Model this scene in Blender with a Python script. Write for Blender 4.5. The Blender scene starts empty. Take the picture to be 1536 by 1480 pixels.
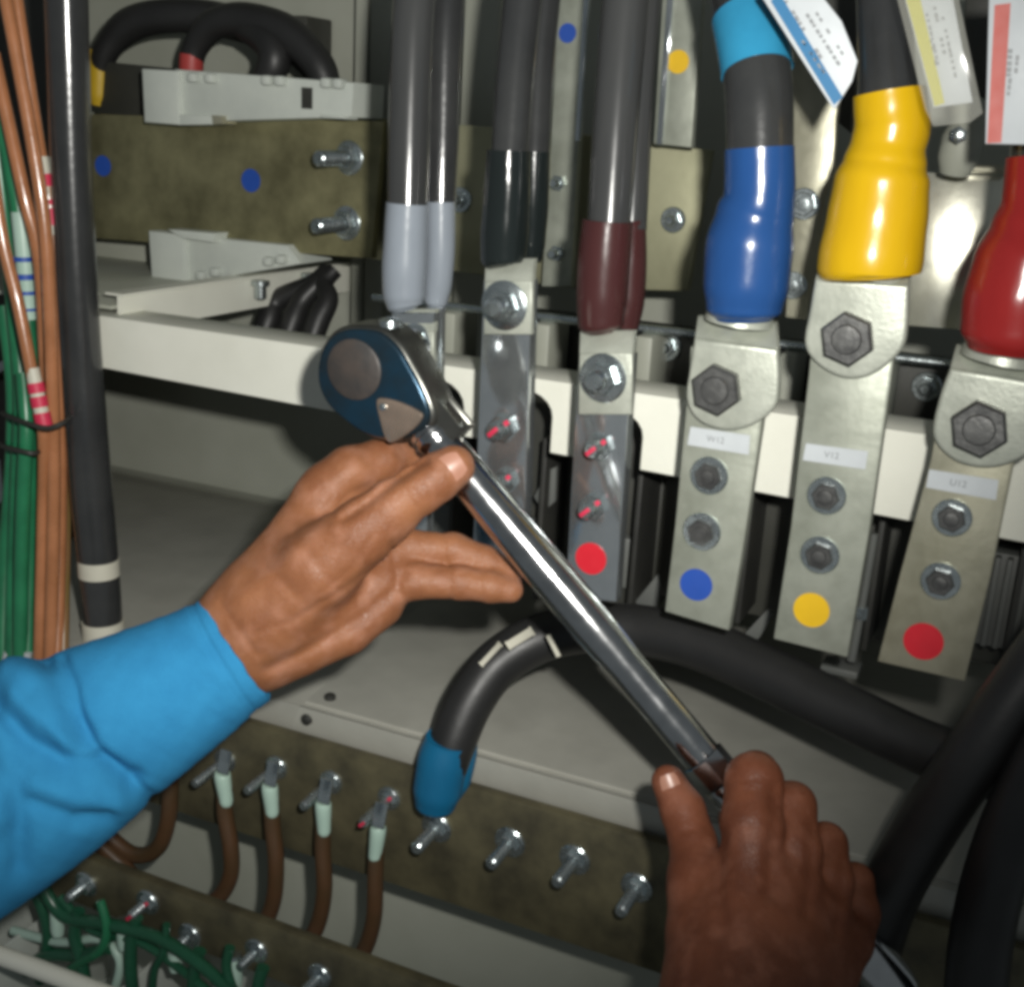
import bpy, bmesh, math, random
import numpy as np
from mathutils import Vector, Matrix
random.seed(4); rng = np.random.default_rng(4)
SC = bpy.context.scene; COL = SC.collection
# ------------------------------------------------------------------ camera
AX = Vector((4268, 790, -1830)).normalized()      # cabinet right, seen from the camera (x right, y down, z forward)
AZ = Vector((878, -504, 1830)).normalized()       # cabinet depth
AD = AZ.cross(AX).normalized()                    # cabinet down
AX = AD.cross(AZ).normalized()
FP = 1830.0
CAM = Vector((0.35, -0.70, 1.45))
def w(v): return Vector((v.dot(AX), v.dot(AZ), -v.dot(AD)))
def ray(px, py): return w(Vector(((px-768)/FP, (py-740)/FP, 1)))
def V(px, py, Y):                                  # point of a view ray on the vertical plane Y metres in front of the camera
    d = ray(px, py); return CAM + d*(Y/d.y)
def T(px, py, t): return CAM + ray(px, py)*t       # point of a view ray at optical depth t
def PL(px, py, p0, n):
    d = ray(px, py); return CAM + d*((p0-CAM).dot(n)/d.dot(n))
def HZ(px, py, z):                                 # point of a view ray on a horizontal plane
    d = ray(px, py); return CAM + d*(z/d.z)
def depth(p): return (p-CAM).dot(w(Vector((0, 0, 1))))
def pix(p):
    q = p-CAM; r = w(Vector((1, 0, 0))); dn = w(Vector((0, 1, 0))); k = depth(p)
    return 768+FP*q.dot(r)/k, 740+FP*q.dot(dn)/k
cd = bpy.data.cameras.new('camera'); cam = bpy.data.objects.new('camera', cd); COL.objects.link(cam)
r_, u_, b_ = w(Vector((1, 0, 0))), w(Vector((0, -1, 0))), w(Vector((0, 0, -1)))
cam.matrix_world = Matrix(((r_.x, u_.x, b_.x, CAM.x), (r_.y, u_.y, b_.y, CAM.y), (r_.z, u_.z, b_.z, CAM.z), (0, 0, 0, 1)))
cd.sensor_fit = 'HORIZONTAL'; cd.sensor_width = 36; cd.lens = 36*FP/1536
cd.clip_start = 0.02; cd.clip_end = 50
SC.camera = cam
# ------------------------------------------------------------------ light: the camera's flash and a faint room
wd = bpy.data.worlds.new('World'); SC.world = wd; wd.use_nodes = True
wd.node_tree.nodes['Background'].inputs[0].default_value = (0.85, 0.95, 1.0, 1)
wd.node_tree.nodes['Background'].inputs[1].default_value = 0.105
fl = bpy.data.lights.new('flash', 'SPOT'); flash = bpy.data.objects.new('flash', fl); COL.objects.link(flash)
fl.energy = 29; fl.color = (1.0, 0.985, 0.93); fl.shadow_soft_size = 0.011
fl.spot_size = math.radians(80); fl.spot_blend = 0.9
flash.location = CAM + r_*0.05 + u_*0.05
flash.rotation_euler = (T(470, 420, 1.0)-flash.location).to_track_quat('-Z', 'Y').to_euler()
SC.view_settings.view_transform = 'Standard'; SC.view_settings.look = 'None'
SC.view_settings.exposure = 0.2; SC.view_settings.gamma = 1
SC.cycles.filter_width = 4.2
SC.cycles.max_bounces = 6
# ------------------------------------------------------------------ materials
MATS = {}
def lin(c): return tuple((x/12.92 if x <= .04045 else ((x+.055)/1.055)**2.4) for x in c)
def mat(name, c1, c2=None, rough=.5, metal=0., scale=30., bump=.0, bscale=200., rvar=.1, spec=.5, sss=0., coat=0., stretch=None, fac=(.35, .65)):
    m = bpy.data.materials.new(name); m.use_nodes = True; nt = m.node_tree; N = nt.nodes; L = nt.links
    p = N['Principled BSDF']; c2 = c2 or tuple(x*.85 for x in c1)
    tc = N.new('ShaderNodeTexCoord'); src = tc.outputs['Object']
    if stretch:
        mp = N.new('ShaderNodeMapping'); mp.inputs['Scale'].default_value = stretch; L.new(src, mp.inputs[0]); src = mp.outputs[0]
    n = N.new('ShaderNodeTexNoise'); n.inputs['Scale'].default_value = scale; n.inputs['Detail'].default_value = 6; n.inputs['Roughness'].default_value = .6
    L.new(src, n.inputs['Vector'])
    r = N.new('ShaderNodeMapRange'); r.inputs[1].default_value = fac[0]; r.inputs[2].default_value = fac[1]; L.new(n.outputs[0], r.inputs[0])
    mx = N.new('ShaderNodeMix'); mx.data_type = 'RGBA'; mx.inputs[6].default_value = (*c1, 1); mx.inputs[7].default_value = (*c2, 1)
    L.new(r.outputs[0], mx.inputs[0]); L.new(mx.outputs[2], p.inputs['Base Color'])
    rr = N.new('ShaderNodeMapRange'); rr.inputs[3].default_value = max(.02, rough-rvar); rr.inputs[4].default_value = min(1, rough+rvar)
    n2 = N.new('ShaderNodeTexNoise'); n2.inputs['Scale'].default_value = scale*2.3; n2.inputs['Detail'].default_value = 4; L.new(src, n2.inputs['Vector'])
    L.new(n2.outputs[0], rr.inputs[0]); L.new(rr.outputs[0], p.inputs['Roughness'])
    p.inputs['Metallic'].default_value = metal; p.inputs['Specular IOR Level'].default_value = spec
    if coat: p.inputs['Coat Weight'].default_value = coat; p.inputs['Coat Roughness'].default_value = .12
    if sss:
        p.inputs['Subsurface Weight'].default_value = sss; p.inputs['Subsurface Radius'].default_value = (.006, .0025, .0012); p.inputs['Subsurface Scale'].default_value = 1.0
    if bump:
        n3 = N.new('ShaderNodeTexNoise'); n3.inputs['Scale'].default_value = bscale; n3.inputs['Detail'].default_value = 5; L.new(src, n3.inputs['Vector'])
        b = N.new('ShaderNodeBump'); b.inputs['Strength'].default_value = bump; b.inputs['Distance'].default_value = .002
        L.new(n3.outputs[0], b.inputs['Height']); L.new(b.outputs[0], p.inputs['Normal'])
    MATS[name] = m; return m
M = {}
M['white'] = mat('white_paint', (.80, .80, .71), (.74, .74, .65), .45, 0, 14, .05, 300)
M['panel'] = mat('grey_panel_paint', (.40, .41, .35), (.35, .36, .30), .5, 0, 9, .05, 250)
M['panel_lo'] = mat('grey_floor_paint', (.43, .425, .375), (.335, .33, .29), .55, 0, 16, .08, 250, fac=(.3, .75))
M['plastic'] = mat('pale_plastic', (.55, .58, .53), (.48, .51, .47), .4, 0, 20)
M['dark'] = mat('dark_plastic', (.022, .022, .02), (.035, .035, .03), .55, 0, 18)
M['breaker'] = mat('breaker_case', (.035, .036, .03), (.05, .05, .042), .5, 0, 12)
M['fins'] = mat('grey_case', (.13, .135, .125), (.10, .105, .10), .5, 0, 12)
M['tarnish'] = mat('tarnished_busbar', (.30, .28, .155), (.15, .14, .075), .40, .5, 20, .10, 60, .16, fac=(.36, .66))
M['tarnish_lt'] = mat('tinned_busbar', (.36, .35, .23), (.27, .265, .17), .42, .5, 14, .08, 60, .1)
M['tin'] = mat('dull_tin_plate', (.42, .44, .375), (.26, .275, .225), .42, .38, 34, .10, 130, .14, fac=(.3, .7))
M['tin_warm'] = mat('dull_tin_warm', (.46, .445, .345), (.30, .29, .21), .40, .48, 30, .10, 130, .14, fac=(.3, .7))
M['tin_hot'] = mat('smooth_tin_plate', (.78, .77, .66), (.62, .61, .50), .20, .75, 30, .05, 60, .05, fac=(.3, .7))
M['lug'] = mat('galvanised_lug', (.50, .52, .45), (.40, .42, .36), .42, .40, 70, .10, 420, .1)
M['bright'] = mat('polished_plate', (.72, .76, .78), (.56, .60, .62), .13, .90, 30, .10, 40, .07, fac=(.3, .7))
M['zinc'] = mat('zinc_bolt', (.62, .68, .69), (.45, .50, .51), .26, .95, 60, .1, 300, .1)
M['bolt_dk'] = mat('dark_steel_bolt', (.17, .17, .165), (.10, .10, .10), .40, .85, 70, .12, 300, .12)
M['chrome'] = mat('chrome', (.60, .605, .61), (.47, .475, .48), .16, 1.0, 55, .04, 60, .07)
M['headblue'] = mat('blue_steel_head', (.016, .050, .085), (.022, .034, .042), .24, .6, 34, .08, 120, .1)
M['headring'] = mat('dark_steel_rim', (.20, .20, .18), (.12, .12, .11), .3, .9, 28, .04, 120, .1)
M['brown_disc'] = mat('brown_worn_cap', (.075, .060, .052), (.045, .043, .042), .5, .3, 60, .12, 200, .12)
M['copper_plate'] = mat('bronze_pivot', (.56, .42, .33), (.38, .30, .24), .28, .8, 40, .05, 120, .1)
M['sheath'] = mat('black_cable_sheath', (.026, .027, .028), (.038, .039, .039), .23, 0, 18, .06, 220, .06, coat=.45)
M['sheath_gr'] = mat('grey_black_sheath', (.034, .035, .0355), (.050, .051, .051), .23, 0, 18, .06, 220, .06, coat=.35, stretch=(1, 1, .15))
M['sheath_dk'] = mat('matt_black_sheath', (.014, .014, .014), (.02, .02, .02), .45, 0, 18, .06, 220)
def boot(n, c, c2=None, rough=.24): M[n] = mat(n, c, c2, rough, 0, 22, .26, 60, .10, stretch=(1, 1, .45))
boot('boot_grey', (.25, .28, .32)); boot('boot_black', (.012, .016, .016), None, .15); boot('boot_maroon', (.055, .018, .018), None, .26)
boot('boot_blue', (.016, .066, .215)); boot('boot_yellow', (.60, .37, .006), (.56, .33, .006)); boot('boot_red', (.31, .020, .019), (.26, .016, .016)); boot('boot_cyan', (.006, .14, .28), (.005, .11, .23), .42)
M['tape'] = mat('light_blue_tape', (.030, .25, .43), (.025, .21, .37), .25)
M['tape_w'] = mat('white_tape', (.62, .60, .50), (.55, .53, .44), .5)
def flat(n, c, r=.5): M[n] = mat(n, c, tuple(x*.93 for x in c), r, 0, 60)
flat('red', (.62, .015, .03)); flat('blue', (.018, .075, .38)); flat('yellow', (.78, .48, .01)); flat('paper', (.50, .53, .55)); flat('ink', (.03, .03, .035))
flat('ink_lt', (.22, .23, .24)); flat('tag_blue', (.016, .14, .30)); flat('tag_yellow', (.46, .43, .02)); flat('tag_red', (.44, .07, .052)); flat('red_pen', (.60, .03, .08)); flat('amber', (.55, .36, .02))
flat('red_faded', (.40, .05, .045))
M['copper'] = mat('brown_insulation', (.42, .175, .08), (.32, .13, .055), .25, 0, 30, .05, 200, coat=.4)
M['brownwire'] = mat('dark_brown_insulation', (.085, .042, .020), (.06, .038, .018), .38, 0, 26)
M['olivewire'] = mat('olive_brown_insulation', (.17, .115, .035), (.22, .12, .05), .34, 0, 22)
M['green'] = mat('green_insulation', (.022, .19, .085), (.016, .13, .06), .33, 0, 26)
M['green_dk'] = mat('dark_green_insulation', (.016, .095, .050), (.012, .070, .036), .3, 0, 26)
M['sleeve_w'] = mat('pale_green_sleeve', (.46, .62, .53), (.40, .55, .47), .35, 0, 30)
M['earthbar'] = mat('dull_dark_bar', (.17, .15, .085), (.075, .067, .042), .5, .4, 24, .12, 90, .1)
def skin(name, a, b, c):
    m = mat(name, a, b, .47, 0, 30, .0, 1, .10, .35, .10, fac=(.36, .64)); nt = m.node_tree; N = nt.nodes; L = nt.links; p = N['Principled BSDF']
    base = p.inputs['Base Color'].links[0].from_socket; tc = next(x for x in N if x.type == 'TEX_COORD').outputs['Object']
    def noise(sc, det=4): n = N.new('ShaderNodeTexNoise'); n.inputs['Scale'].default_value = sc; n.inputs['Detail'].default_value = det; L.new(tc, n.inputs['Vector']); return n.outputs[0]
    r = N.new('ShaderNodeMapRange'); r.inputs[1].default_value = .48; r.inputs[2].default_value = .72; L.new(noise(70, 5), r.inputs[0])
    mx = N.new('ShaderNodeMix'); mx.data_type = 'RGBA'; mx.inputs[7].default_value = (*c, 1); L.new(r.outputs[0], mx.inputs[0]); L.new(base, mx.inputs[6]); L.new(mx.outputs[2], p.inputs['Base Color'])
    v = N.new('ShaderNodeTexVoronoi'); v.feature = 'DISTANCE_TO_EDGE'; v.inputs['Scale'].default_value = 520; L.new(tc, v.inputs['Vector'])
    cl = N.new('ShaderNodeMapRange'); cl.inputs[2].default_value = .18; L.new(v.outputs['Distance'], cl.inputs[0])
    b1 = N.new('ShaderNodeBump'); b1.inputs['Strength'].default_value = .30; b1.inputs['Distance'].default_value = .0005; L.new(cl.outputs[0], b1.inputs['Height'])
    b2 = N.new('ShaderNodeBump'); b2.inputs['Strength'].default_value = .22; b2.inputs['Distance'].default_value = .0016; L.new(noise(190, 6), b2.inputs['Height']); L.new(b1.outputs[0], b2.inputs['Normal'])
    L.new(b2.outputs[0], p.inputs['Normal']); return m
M['skin'] = skin('skin', (.285, .120, .056), (.205, .078, .035), (.32, .145, .085))
M['skin_shade'] = skin('skin_shaded', (.21, .070, .034), (.135, .042, .020), (.25, .095, .055))  # shaded copy of the skin colour, for the hand in weak flash
M['nail'] = mat('nail', (.40, .20, .14), (.34, .165, .11), .36, 0, 60)
M['cloth'] = mat('blue_sweat_cloth', (.030, .230, .45), (.024, .195, .395), .9, 0, 40, .45, 1100, .05, .2)
M['clear'] = mat('clear_film', (.62, .62, .55), (.56, .56, .50), .12, 0, 20)
def clear_mix():                                           # clear plastic wallet: half see-through film
    m = M['clear']; nt = m.node_tree; p = nt.nodes['Principled BSDF']; p.inputs['Alpha'].default_value = .16
clear_mix()
# ------------------------------------------------------------------ mesh helpers
class MB:
    def __init__(s): s.v = []; s.f = []
    def add(s, vs, fs):
        o = len(s.v); s.v += [Vector(x) for x in vs]; s.f += [tuple(i+o for i in f) for f in fs]; return s
    def bm(s, bm):
        bm.verts.index_update(); s.add([x.co.copy() for x in bm.verts], [[q.index for q in f.verts] for f in bm.faces]); bm.free(); return s
    def prism(s, pts, back, bevel=0, seg=2):               # outline (front face) pushed back by a vector, front edges rounded
        bm = bmesh.new(); a = [bm.verts.new(p) for p in pts]; b = [bm.verts.new(Vector(p)+back) for p in pts]; n = len(a)
        ff = bm.faces.new(a); bm.faces.new(b[::-1])
        for i in range(n): bm.faces.new((a[i], b[i], b[(i+1) % n], a[(i+1) % n]))
        bmesh.ops.recalc_face_normals(bm, faces=bm.faces)
        if bevel: bmesh.ops.bevel(bm, geom=list(ff.edges), offset=bevel, segments=seg, affect='EDGES', profile=.5)
        return s.bm(bm)
    def box(s, x0, x1, y0, y1, z0, z1, bevel=0):
        bm = bmesh.new(); bmesh.ops.create_cube(bm, size=1)
        for q in bm.verts: q.co = Vector((x0+(q.co.x+.5)*(x1-x0), y0+(q.co.y+.5)*(y1-y0), z0+(q.co.z+.5)*(z1-z0)))
        if bevel: bmesh.ops.bevel(bm, geom=bm.edges[:], offset=bevel, segments=2, affect='EDGES', profile=.5)
        return s.bm(bm)
    def obox(s, c, ax, sz, bevel=0):
        bm = bmesh.new(); bmesh.ops.create_cube(bm, size=1)
        for q in bm.verts:
            k = q.co.copy(); q.co = c+ax[0]*(k.x*sz[0])+ax[1]*(k.y*sz[1])+ax[2]*(k.z*sz[2])
        if bevel: bmesh.ops.bevel(bm, geom=bm.edges[:], offset=bevel, segments=2, affect='EDGES', profile=.5)
        return s.bm(bm)
    def lathe(s, o, ax, prof, seg=28, ph=0.):              # profile of (height along the axis, radius)
        ax = ax.normalized(); u = ax.orthogonal().normalized()
        if abs(ax.z) < .9: u = (Vector((0, 0, 1))-ax*ax.z).normalized()
        q = ax.cross(u); vs = []; fs = []
        for h, r in prof:
            for k in range(seg):
                a = ph+2*math.pi*k/seg; vs.append(o+ax*h+(u*math.cos(a)+q*math.sin(a))*max(r, 1e-5))
        for i in range(len(prof)-1):
            for k in range(seg):
                a, b = i*seg+k, i*seg+(k+1) % seg; fs.append((a, b, b+seg, a+seg))
        fs.append(tuple(range(seg))[::-1]); fs.append(tuple(range((len(prof)-1)*seg, len(prof)*seg)))
        return s.add(vs, fs)
    def tube(s, pts, rad, seg=18, sub=6, caps=True, wob=0.):
        P = [Vector(p) for p in pts]; n = len(P); path = []; R = []
        for i in range(n-1):
            p0 = P[max(i-1, 0)]; p1 = P[i]; p2 = P[i+1]; p3 = P[min(i+2, n-1)]
            m = sub
            for k in range(m):
                t = k/m; t2 = t*t; t3 = t2*t
                path.append(.5*((2*p1)+(p2-p0)*t+(2*p0-5*p1+4*p2-p3)*t2+(3*p1-p0-3*p2+p3)*t3))
                a, b = rad[i], rad[i+1]; e = t*t*(3-2*t); R.append(a+(b-a)*e)
        path.append(P[-1]); R.append(rad[-1])
        tg = [(path[min(i+1, len(path)-1)]-path[max(i-1, 0)]).normalized() for i in range(len(path))]
        u = tg[0].orthogonal().normalized(); vs = []; fs = []
        for i, p in enumerate(path):
            u = (u-tg[i]*u.dot(tg[i])).normalized(); q = tg[i].cross(u)
            for k in range(seg):
                a = 2*math.pi*k/seg; vs.append(p+(u*math.cos(a)+q*math.sin(a))*R[i]*(1+wob*math.sin(3*a+i*.7)))
        for i in range(len(path)-1):
            for k in range(seg):
                a, b = i*seg+k, i*seg+(k+1) % seg; fs.append((a, b, b+seg, a+seg))
        if caps: fs.append(tuple(range(seg))[::-1]); fs.append(tuple(range((len(path)-1)*seg, len(path)*seg)))
        return s.add(vs, fs)
    def tpx(s, L, seg=18, sub=6, wob=0., caps=True):        # L of (px, py, Y, radius in photo pixels)
        pts = [V(a, b, Y) for a, b, Y, r in L]; return s.tube(pts, [r*depth(p)/FP for p, (a, b, Y, r) in zip(pts, L)], seg, sub, caps, wob)
WL = {}
def link(o, parent, loc):
    COL.objects.link(o)
    if parent is not None:
        o.parent = parent; WL[o.name] = WL[parent.name]; o.location = (0, 0, 0)
    else:
        WL[o.name] = loc; o.location = loc
def obj(name, mb, m, parent=None, smooth=True, angle=40):
    me = bpy.data.meshes.new(name); c = WL[parent.name] if parent is not None else sum(mb.v, Vector())/len(mb.v)
    me.from_pydata([x-c for x in mb.v], [], mb.f); me.update(); me.materials.append(M[m])
    bm = bmesh.new(); bm.from_mesh(me); bmesh.ops.recalc_face_normals(bm, faces=bm.faces); bm.to_mesh(me); bm.free()
    if smooth:
        me.polygons.foreach_set('use_smooth', [True]*len(me.polygons)); me.set_sharp_from_angle(angle=math.radians(angle))
    o = bpy.data.objects.new(name, me); link(o, parent, c); return o
def tag(o, label, cat, group=None):
    o['label'] = label; o['category'] = cat
    if group: o['group'] = group
    return o
def thing(name, loc, label, cat, group=None):
    o = bpy.data.objects.new(name, None); o.empty_display_size = .02; link(o, None, Vector(loc)); return tag(o, label, cat, group)
def struct(name, mb, m, **k):
    o = obj(name, mb, m, **k); o['kind'] = 'structure'; return o
BK = Vector((0, 1, 0))
def cat_(pts, n=6):                                        # closed rounded outline through the points
    P = [Vector(p) for p in pts]; out = []; k = len(P)
    for i in range(k):
        p0, p1, p2, p3 = P[i-1], P[i], P[(i+1) % k], P[(i+2) % k]
        for j in range(n):
            t = j/n; out.append(.5*((2*p1)+(p2-p0)*t+(2*p0-5*p1+4*p2-p3)*t*t+(3*p1-p0-3*p2+p3)*t**3))
    return out
def px_r(p, rpx): return rpx*depth(p)/FP
def disc(mb, px, py, Y, rpx, th=.0006, k=1.):
    p = V(px, py, Y); r = px_r(p, rpx); mb.lathe(p+BK*th, -BK, [(0, r), (th, r)], 28); return mb
def hexbolt(parent, px, py, Y, rpx, m='bolt_dk', wash=1.45, ph=.3, hh=.6, wm='zinc', name='bolt'):
    p = V(px, py, Y); r = px_r(p, rpx)
    b = obj(name, MB().lathe(p+BK*.001, -BK, [(0, r), (r*hh*.85, r), (r*hh, r*.90)], 6, ph), m, parent, smooth=False)
    if wash:
        obj('washer', MB().lathe(p+BK*.0012, -BK, [(0, r*wash), (.0022, r*wash), (.0030, r*(wash-.10)), (.0030, r*.7)], 30), wm, b)
    obj('head_boss', MB().lathe(p-BK*(r*hh-.0008), -BK, [(0, r*.55), (.0010, r*.50), (.0012, r*.3)], 24), m, b)
    return b
def studbolt(parent, px, py, Y, rpx, ln=.016, paint=False, m='zinc', direction=None, wash=1.5):
    d = (direction or -BK).normalized(); p = V(px, py, Y); r = px_r(p, rpx)
    b = obj('bolt', MB().lathe(p-d*.001, d, [(0, r), (r*.75, r), (r*.85, r*.9), (r*.86, r*.4)], 6, .4), m, parent, smooth=False)
    if wash: obj('washer', MB().lathe(p-d*.001, d, [(0, r*wash), (.002, r*wash), (.003, r*(wash-.12)), (.003, r*.6)], 30), m, b)
    pr = [(0, r*.58)]; n = int(ln/.0012)
    for i in range(n): pr.append((r*.8+i*.0012, r*(.60 if i % 2 else .53)))
    pr.append((r*.8+ln, r*.45))
    obj('stud', MB().lathe(p, d, pr, 18), m, b)
    if paint:
        q = p+d*(r*.88); a = (Vector((.72, 0, .70))).normalized(); s_ = d.cross(a)
        obj('paint_mark', MB().obox(q-a*r*.05, (a, s_, d), (r*1.9, r*.34, .0016), .0003).obox(p+d*(r*.8+ln), (a, s_, d), (r*.9, r*.3, .0012), .0002), 'red_pen', b)
    return b
# ================================================================== THE CABINET (setting)
ZF = V(840, 1168, .70).z                                    # lower floor plate
ZB1 = CAM.z-.1615
X0, X1 = CAM.x-1.25, CAM.x+.55
YB = CAM.y+1.10
struct('cabinet_back_wall', MB().box(X0, X1, YB, YB+.01, ZF-.3, CAM.z+.62), 'panel')
fb = MB().box(X0, X1, CAM.y+.70, YB, ZF-.003, ZF, .0008)
struct('cabinet_floor', fb, 'panel_lo')
struct('cabinet_side_wall', MB().box(X0-.01, X0, CAM.y+.60, YB, ZF-.6, CAM.z+.62), 'panel')
struct('cabinet_ceiling', MB().box(X0, X1, CAM.y+.74, YB+.01, CAM.z+.62, CAM.z+.63), 'panel')
# folded front lip of the floor plate, and the panel under it
lip = MB().prism([Vector((X0, CAM.y+.698, ZF+.001)), Vector((X1, CAM.y+.698, ZF+.001)), Vector((X1, CAM.y+.712, ZF-.062)), Vector((X0, CAM.y+.712, ZF-.062))], BK*.003, 0)
struct('floor_lip', lip, 'panel_lo')
struct('lower_panel', MB().box(X0, X1, CAM.y+.785, CAM.y+.79, ZF-.5, ZF-.01), 'panel')
struct('lower_floor', MB().box(X0, X1, CAM.y+.2, CAM.y+.785, ZF-.5, ZF-.49), 'panel_lo')
# seam in the floor plate with its two screws
a_, b2_ = HZ(415, 1090, ZF-CAM.z), HZ(612, 925, ZF-CAM.z)
seam = thing('cover_plate', a_, 'flat grey cover plate with two dark screws near its left edge on the cabinet floor', 'cover plate')
dv = (b2_-a_).normalized(); dv = dv/dv.y
pa = a_+dv*(CAM.y+.706-a_.y); pb = a_+dv*(CAM.y+1.085-a_.y); up1 = Vector((0, 0, .0022))
obj('plate', MB().prism([pa+up1, pb+up1, Vector((X1-.01, CAM.y+1.085, ZF+.0022)), Vector((X1-.01, CAM.y+.706, ZF+.0022))], Vector((0, 0, -.002)), .0008), 'panel_lo', seam)
pf = V(418, 1090, .7045); dn = pf-pa
obj('flap', MB().prism([pa+Vector((0, -.0085, .001)), Vector((X1-.01, CAM.y+.6955, ZF+.001)), Vector((X1-.01, CAM.y+.6955, ZF+.001))+Vector((0, .0105, -.045)), pa+Vector((pf.x-pa.x, .002, -.045))], BK*.0015, .0006), 'panel_lo', seam)
for q, ax_ in (((495, 1048), Vector((0, 0, 1))), ((462, 1077), -BK)):
    p = HZ(*q, ZF-CAM.z+.002) if ax_.z else V(*q, .7005); obj('screw', MB().lathe(p, ax_, [(0, .0045), (.003, .0045), (.0042, .003)], 14), 'dark', seam)
# ridges folded in the back wall
for k, (q, h) in enumerate((((160, 694), .010), ((165, 733), .007))):
    z = V(*q, 1.09).z
    struct('wall_ridge', MB().prism([Vector((X0, YB-.014, z)), Vector((X1, YB-.014, z)), Vector((X1, YB-.002, z-h)), Vector((X0, YB-.002, z-h))], Vector((0, .006, -.008)), 0), 'panel')
# crossbeam
xx = lambda px, py: V(px, py, .74).x
zz = lambda px, py: V(px, py, .74).z
zt = ZB1
def zb(x): return CAM.z-.2028-.0122*((x-CAM.x+.69)/.62)
beam = thing('crossbeam', (CAM.x-.4, CAM.y+.74, zt), 'white painted crossbeam with arched notches behind the terminal bars', 'beam')
def xat(px, py): return V(px, py, .742).x
out = [Vector((CAM.x-.78, CAM.y+.74, zt)), Vector((CAM.x+.30, CAM.y+.74, zt)), Vector((CAM.x+.30, CAM.y+.74, zb(CAM.x+.30)))]
for (rx, ry, lx, top) in ((1036+40, 700, 1036+4, 640), (963, 690, 870, 612), (828, 665, 740, 583), (697, 640, 606, 566)):
    xr, xl = xat(rx, ry), xat(lx, ry); zt_ = V((rx+lx)/2, top, .74).z; rr = (xr-xl)/2
    if rx > 1030: continue
    out.append(Vector((xr, CAM.y+.74, zb(xr))))
    for k in range(11):
        a = math.pi*k/10; out.append(Vector(((xr+xl)/2+rr*math.cos(a), CAM.y+.74, zt_-rr*.75+rr*.75*math.sin(a))))
    out.append(Vector((xl, CAM.y+.74, zb(xl))))
out.append(Vector((CAM.x-.78, CAM.y+.74, zb(CAM.x-.78))))
obj('face', MB().prism(out, BK*.003, 0), 'white', beam, smooth=False)
obj('top_flange', MB().box(CAM.x-.78, CAM.x+.30, CAM.y+.743, CAM.y+.785, zt-.003, zt-.0002, .0005), 'white', beam)
obj('lower_flange', MB().box(CAM.x-.78, xat(600, 600)-.01, CAM.y+.743, CAM.y+.80, zb(CAM.x-.5)+.006, zb(CAM.x-.5)+.008), 'white', beam)
# horizontal shelf left of the insulators and the rail that runs back
xs = CAM.x-.69
struct('shelf_plate', MB().box(X0, xs-.002, CAM.y+.752, YB, CAM.z-.158, CAM.z-.155, .0006), 'panel')
rail = thing('depth_rail', (xs, CAM.y+.78, CAM.z-.15), 'pale sheet metal rail running back from the crossbeam with two hanging screws', 'rail')
obj('web', MB().box(xs, xs+.003, CAM.y+.757, YB-.001, CAM.z-.176, CAM.z-.1475), 'white', rail)
obj('flange', MB().box(xs-.012, xs+.006, CAM.y+.757, YB-.001, CAM.z-.1472, CAM.z-.1455), 'white', rail)
for (q, Yq) in (((345, 432), .93), ((436, 410), 1.01)):
    p = V(*q, Yq); s_ = obj('screw', MB().lathe(Vector((xs+.013, p.y, CAM.z-.149)), Vector((0, 0, -1)), [(0, .0085), (.004, .0085), (.0041, .0055), (.016, .0055), (.017, .004)], 14), 'zinc', rail)
# columns at the back
for (x0, x1, y1, lab) in ((530, 548, 178, 'narrow pale upright strip left of the grey-capped cables'), (552, 590, 178, 'wide pale upright column behind the grey-capped cables'), (690, 742, 178, 'pale upright column seen between the first two cable pairs')):
    a, b = V(x0, y1, 1.06), V(x1, y1, 1.06)
    o = obj('upright', MB().box(a.x, b.x, a.y, a.y+.03, CAM.z-.25, CAM.z+.60, .002), 'panel'); tag(o, lab, 'upright', 'uprights behind the busbars')
a, b = V(546, 420, 1.03), V(560, 420, 1.03)
o = obj('upright', MB().box(a.x, b.x+.01, a.y, a.y+.03, CAM.z-.22, CAM.z-.12, .002), 'panel'); tag(o, 'short pale upright at the end of the depth rail', 'upright', 'uprights behind the busbars')
a, b = V(486, 60, 1.08), V(452, 30, 1.08)
o = obj('mounting_block', MB().box(b.x-.012, a.x, a.y-.03, a.y+.015, V(470, 100, 1.08).z, V(470, 28, 1.08).z, .002), 'breaker'); tag(o, 'dark grey block on the back wall behind the looping cables', 'block')
# ================================================================== BUSBARS
def bar(name, quad, Y, m, label, cat='busbar', th=.008, bev=.0012, group='busbars in the back of the cabinet', nm='bar', empty=True):
    pts = [V(a, b, Y) for a, b in quad]
    t = thing(name, sum(pts, Vector())/len(pts), label, cat, group)
    obj(nm, MB().prism(pts, BK*th, bev), m, t); return t
def sticker(t, px, py, Y, r, m): obj('sticker', disc(MB(), px, py, Y-.0008, r), m, t)
t = bar('busbar', [(70, 170), (330, 176), (575, 182), (557, 388), (330, 372), (70, 352)], .93, 'tarnish', 'tarnished brown horizontal busbar with blue dots and two bolts at its end')
sticker(t, 376, 271, .93, 17, 'blue'); sticker(t, 154, 249, .93, 15, 'blue')
for (x, y) in ((512, 238), (508, 336)):
    studbolt(t, x+12, y-1, .93, 19, .034, direction=Vector((-.10, -1, -.02)), wash=1.35)
obj('end_plate', MB().prism([V(a, b, .936) for a, b in ((540, 215), (572, 205), (562, 387), (548, 387))], BK*.004, .0008), 'tarnish_lt', t)
t = bar('busbar', [(565, 178), (860, 200), (1068, 226), (1032, 437), (850, 432), (552, 388)], .955, 'tarnish_lt', 'khaki horizontal busbar behind the black and maroon sleeved cables')
for q in ((690, 300), (1010, 330)): studbolt(t, *q, .955, 13, .006)
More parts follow.
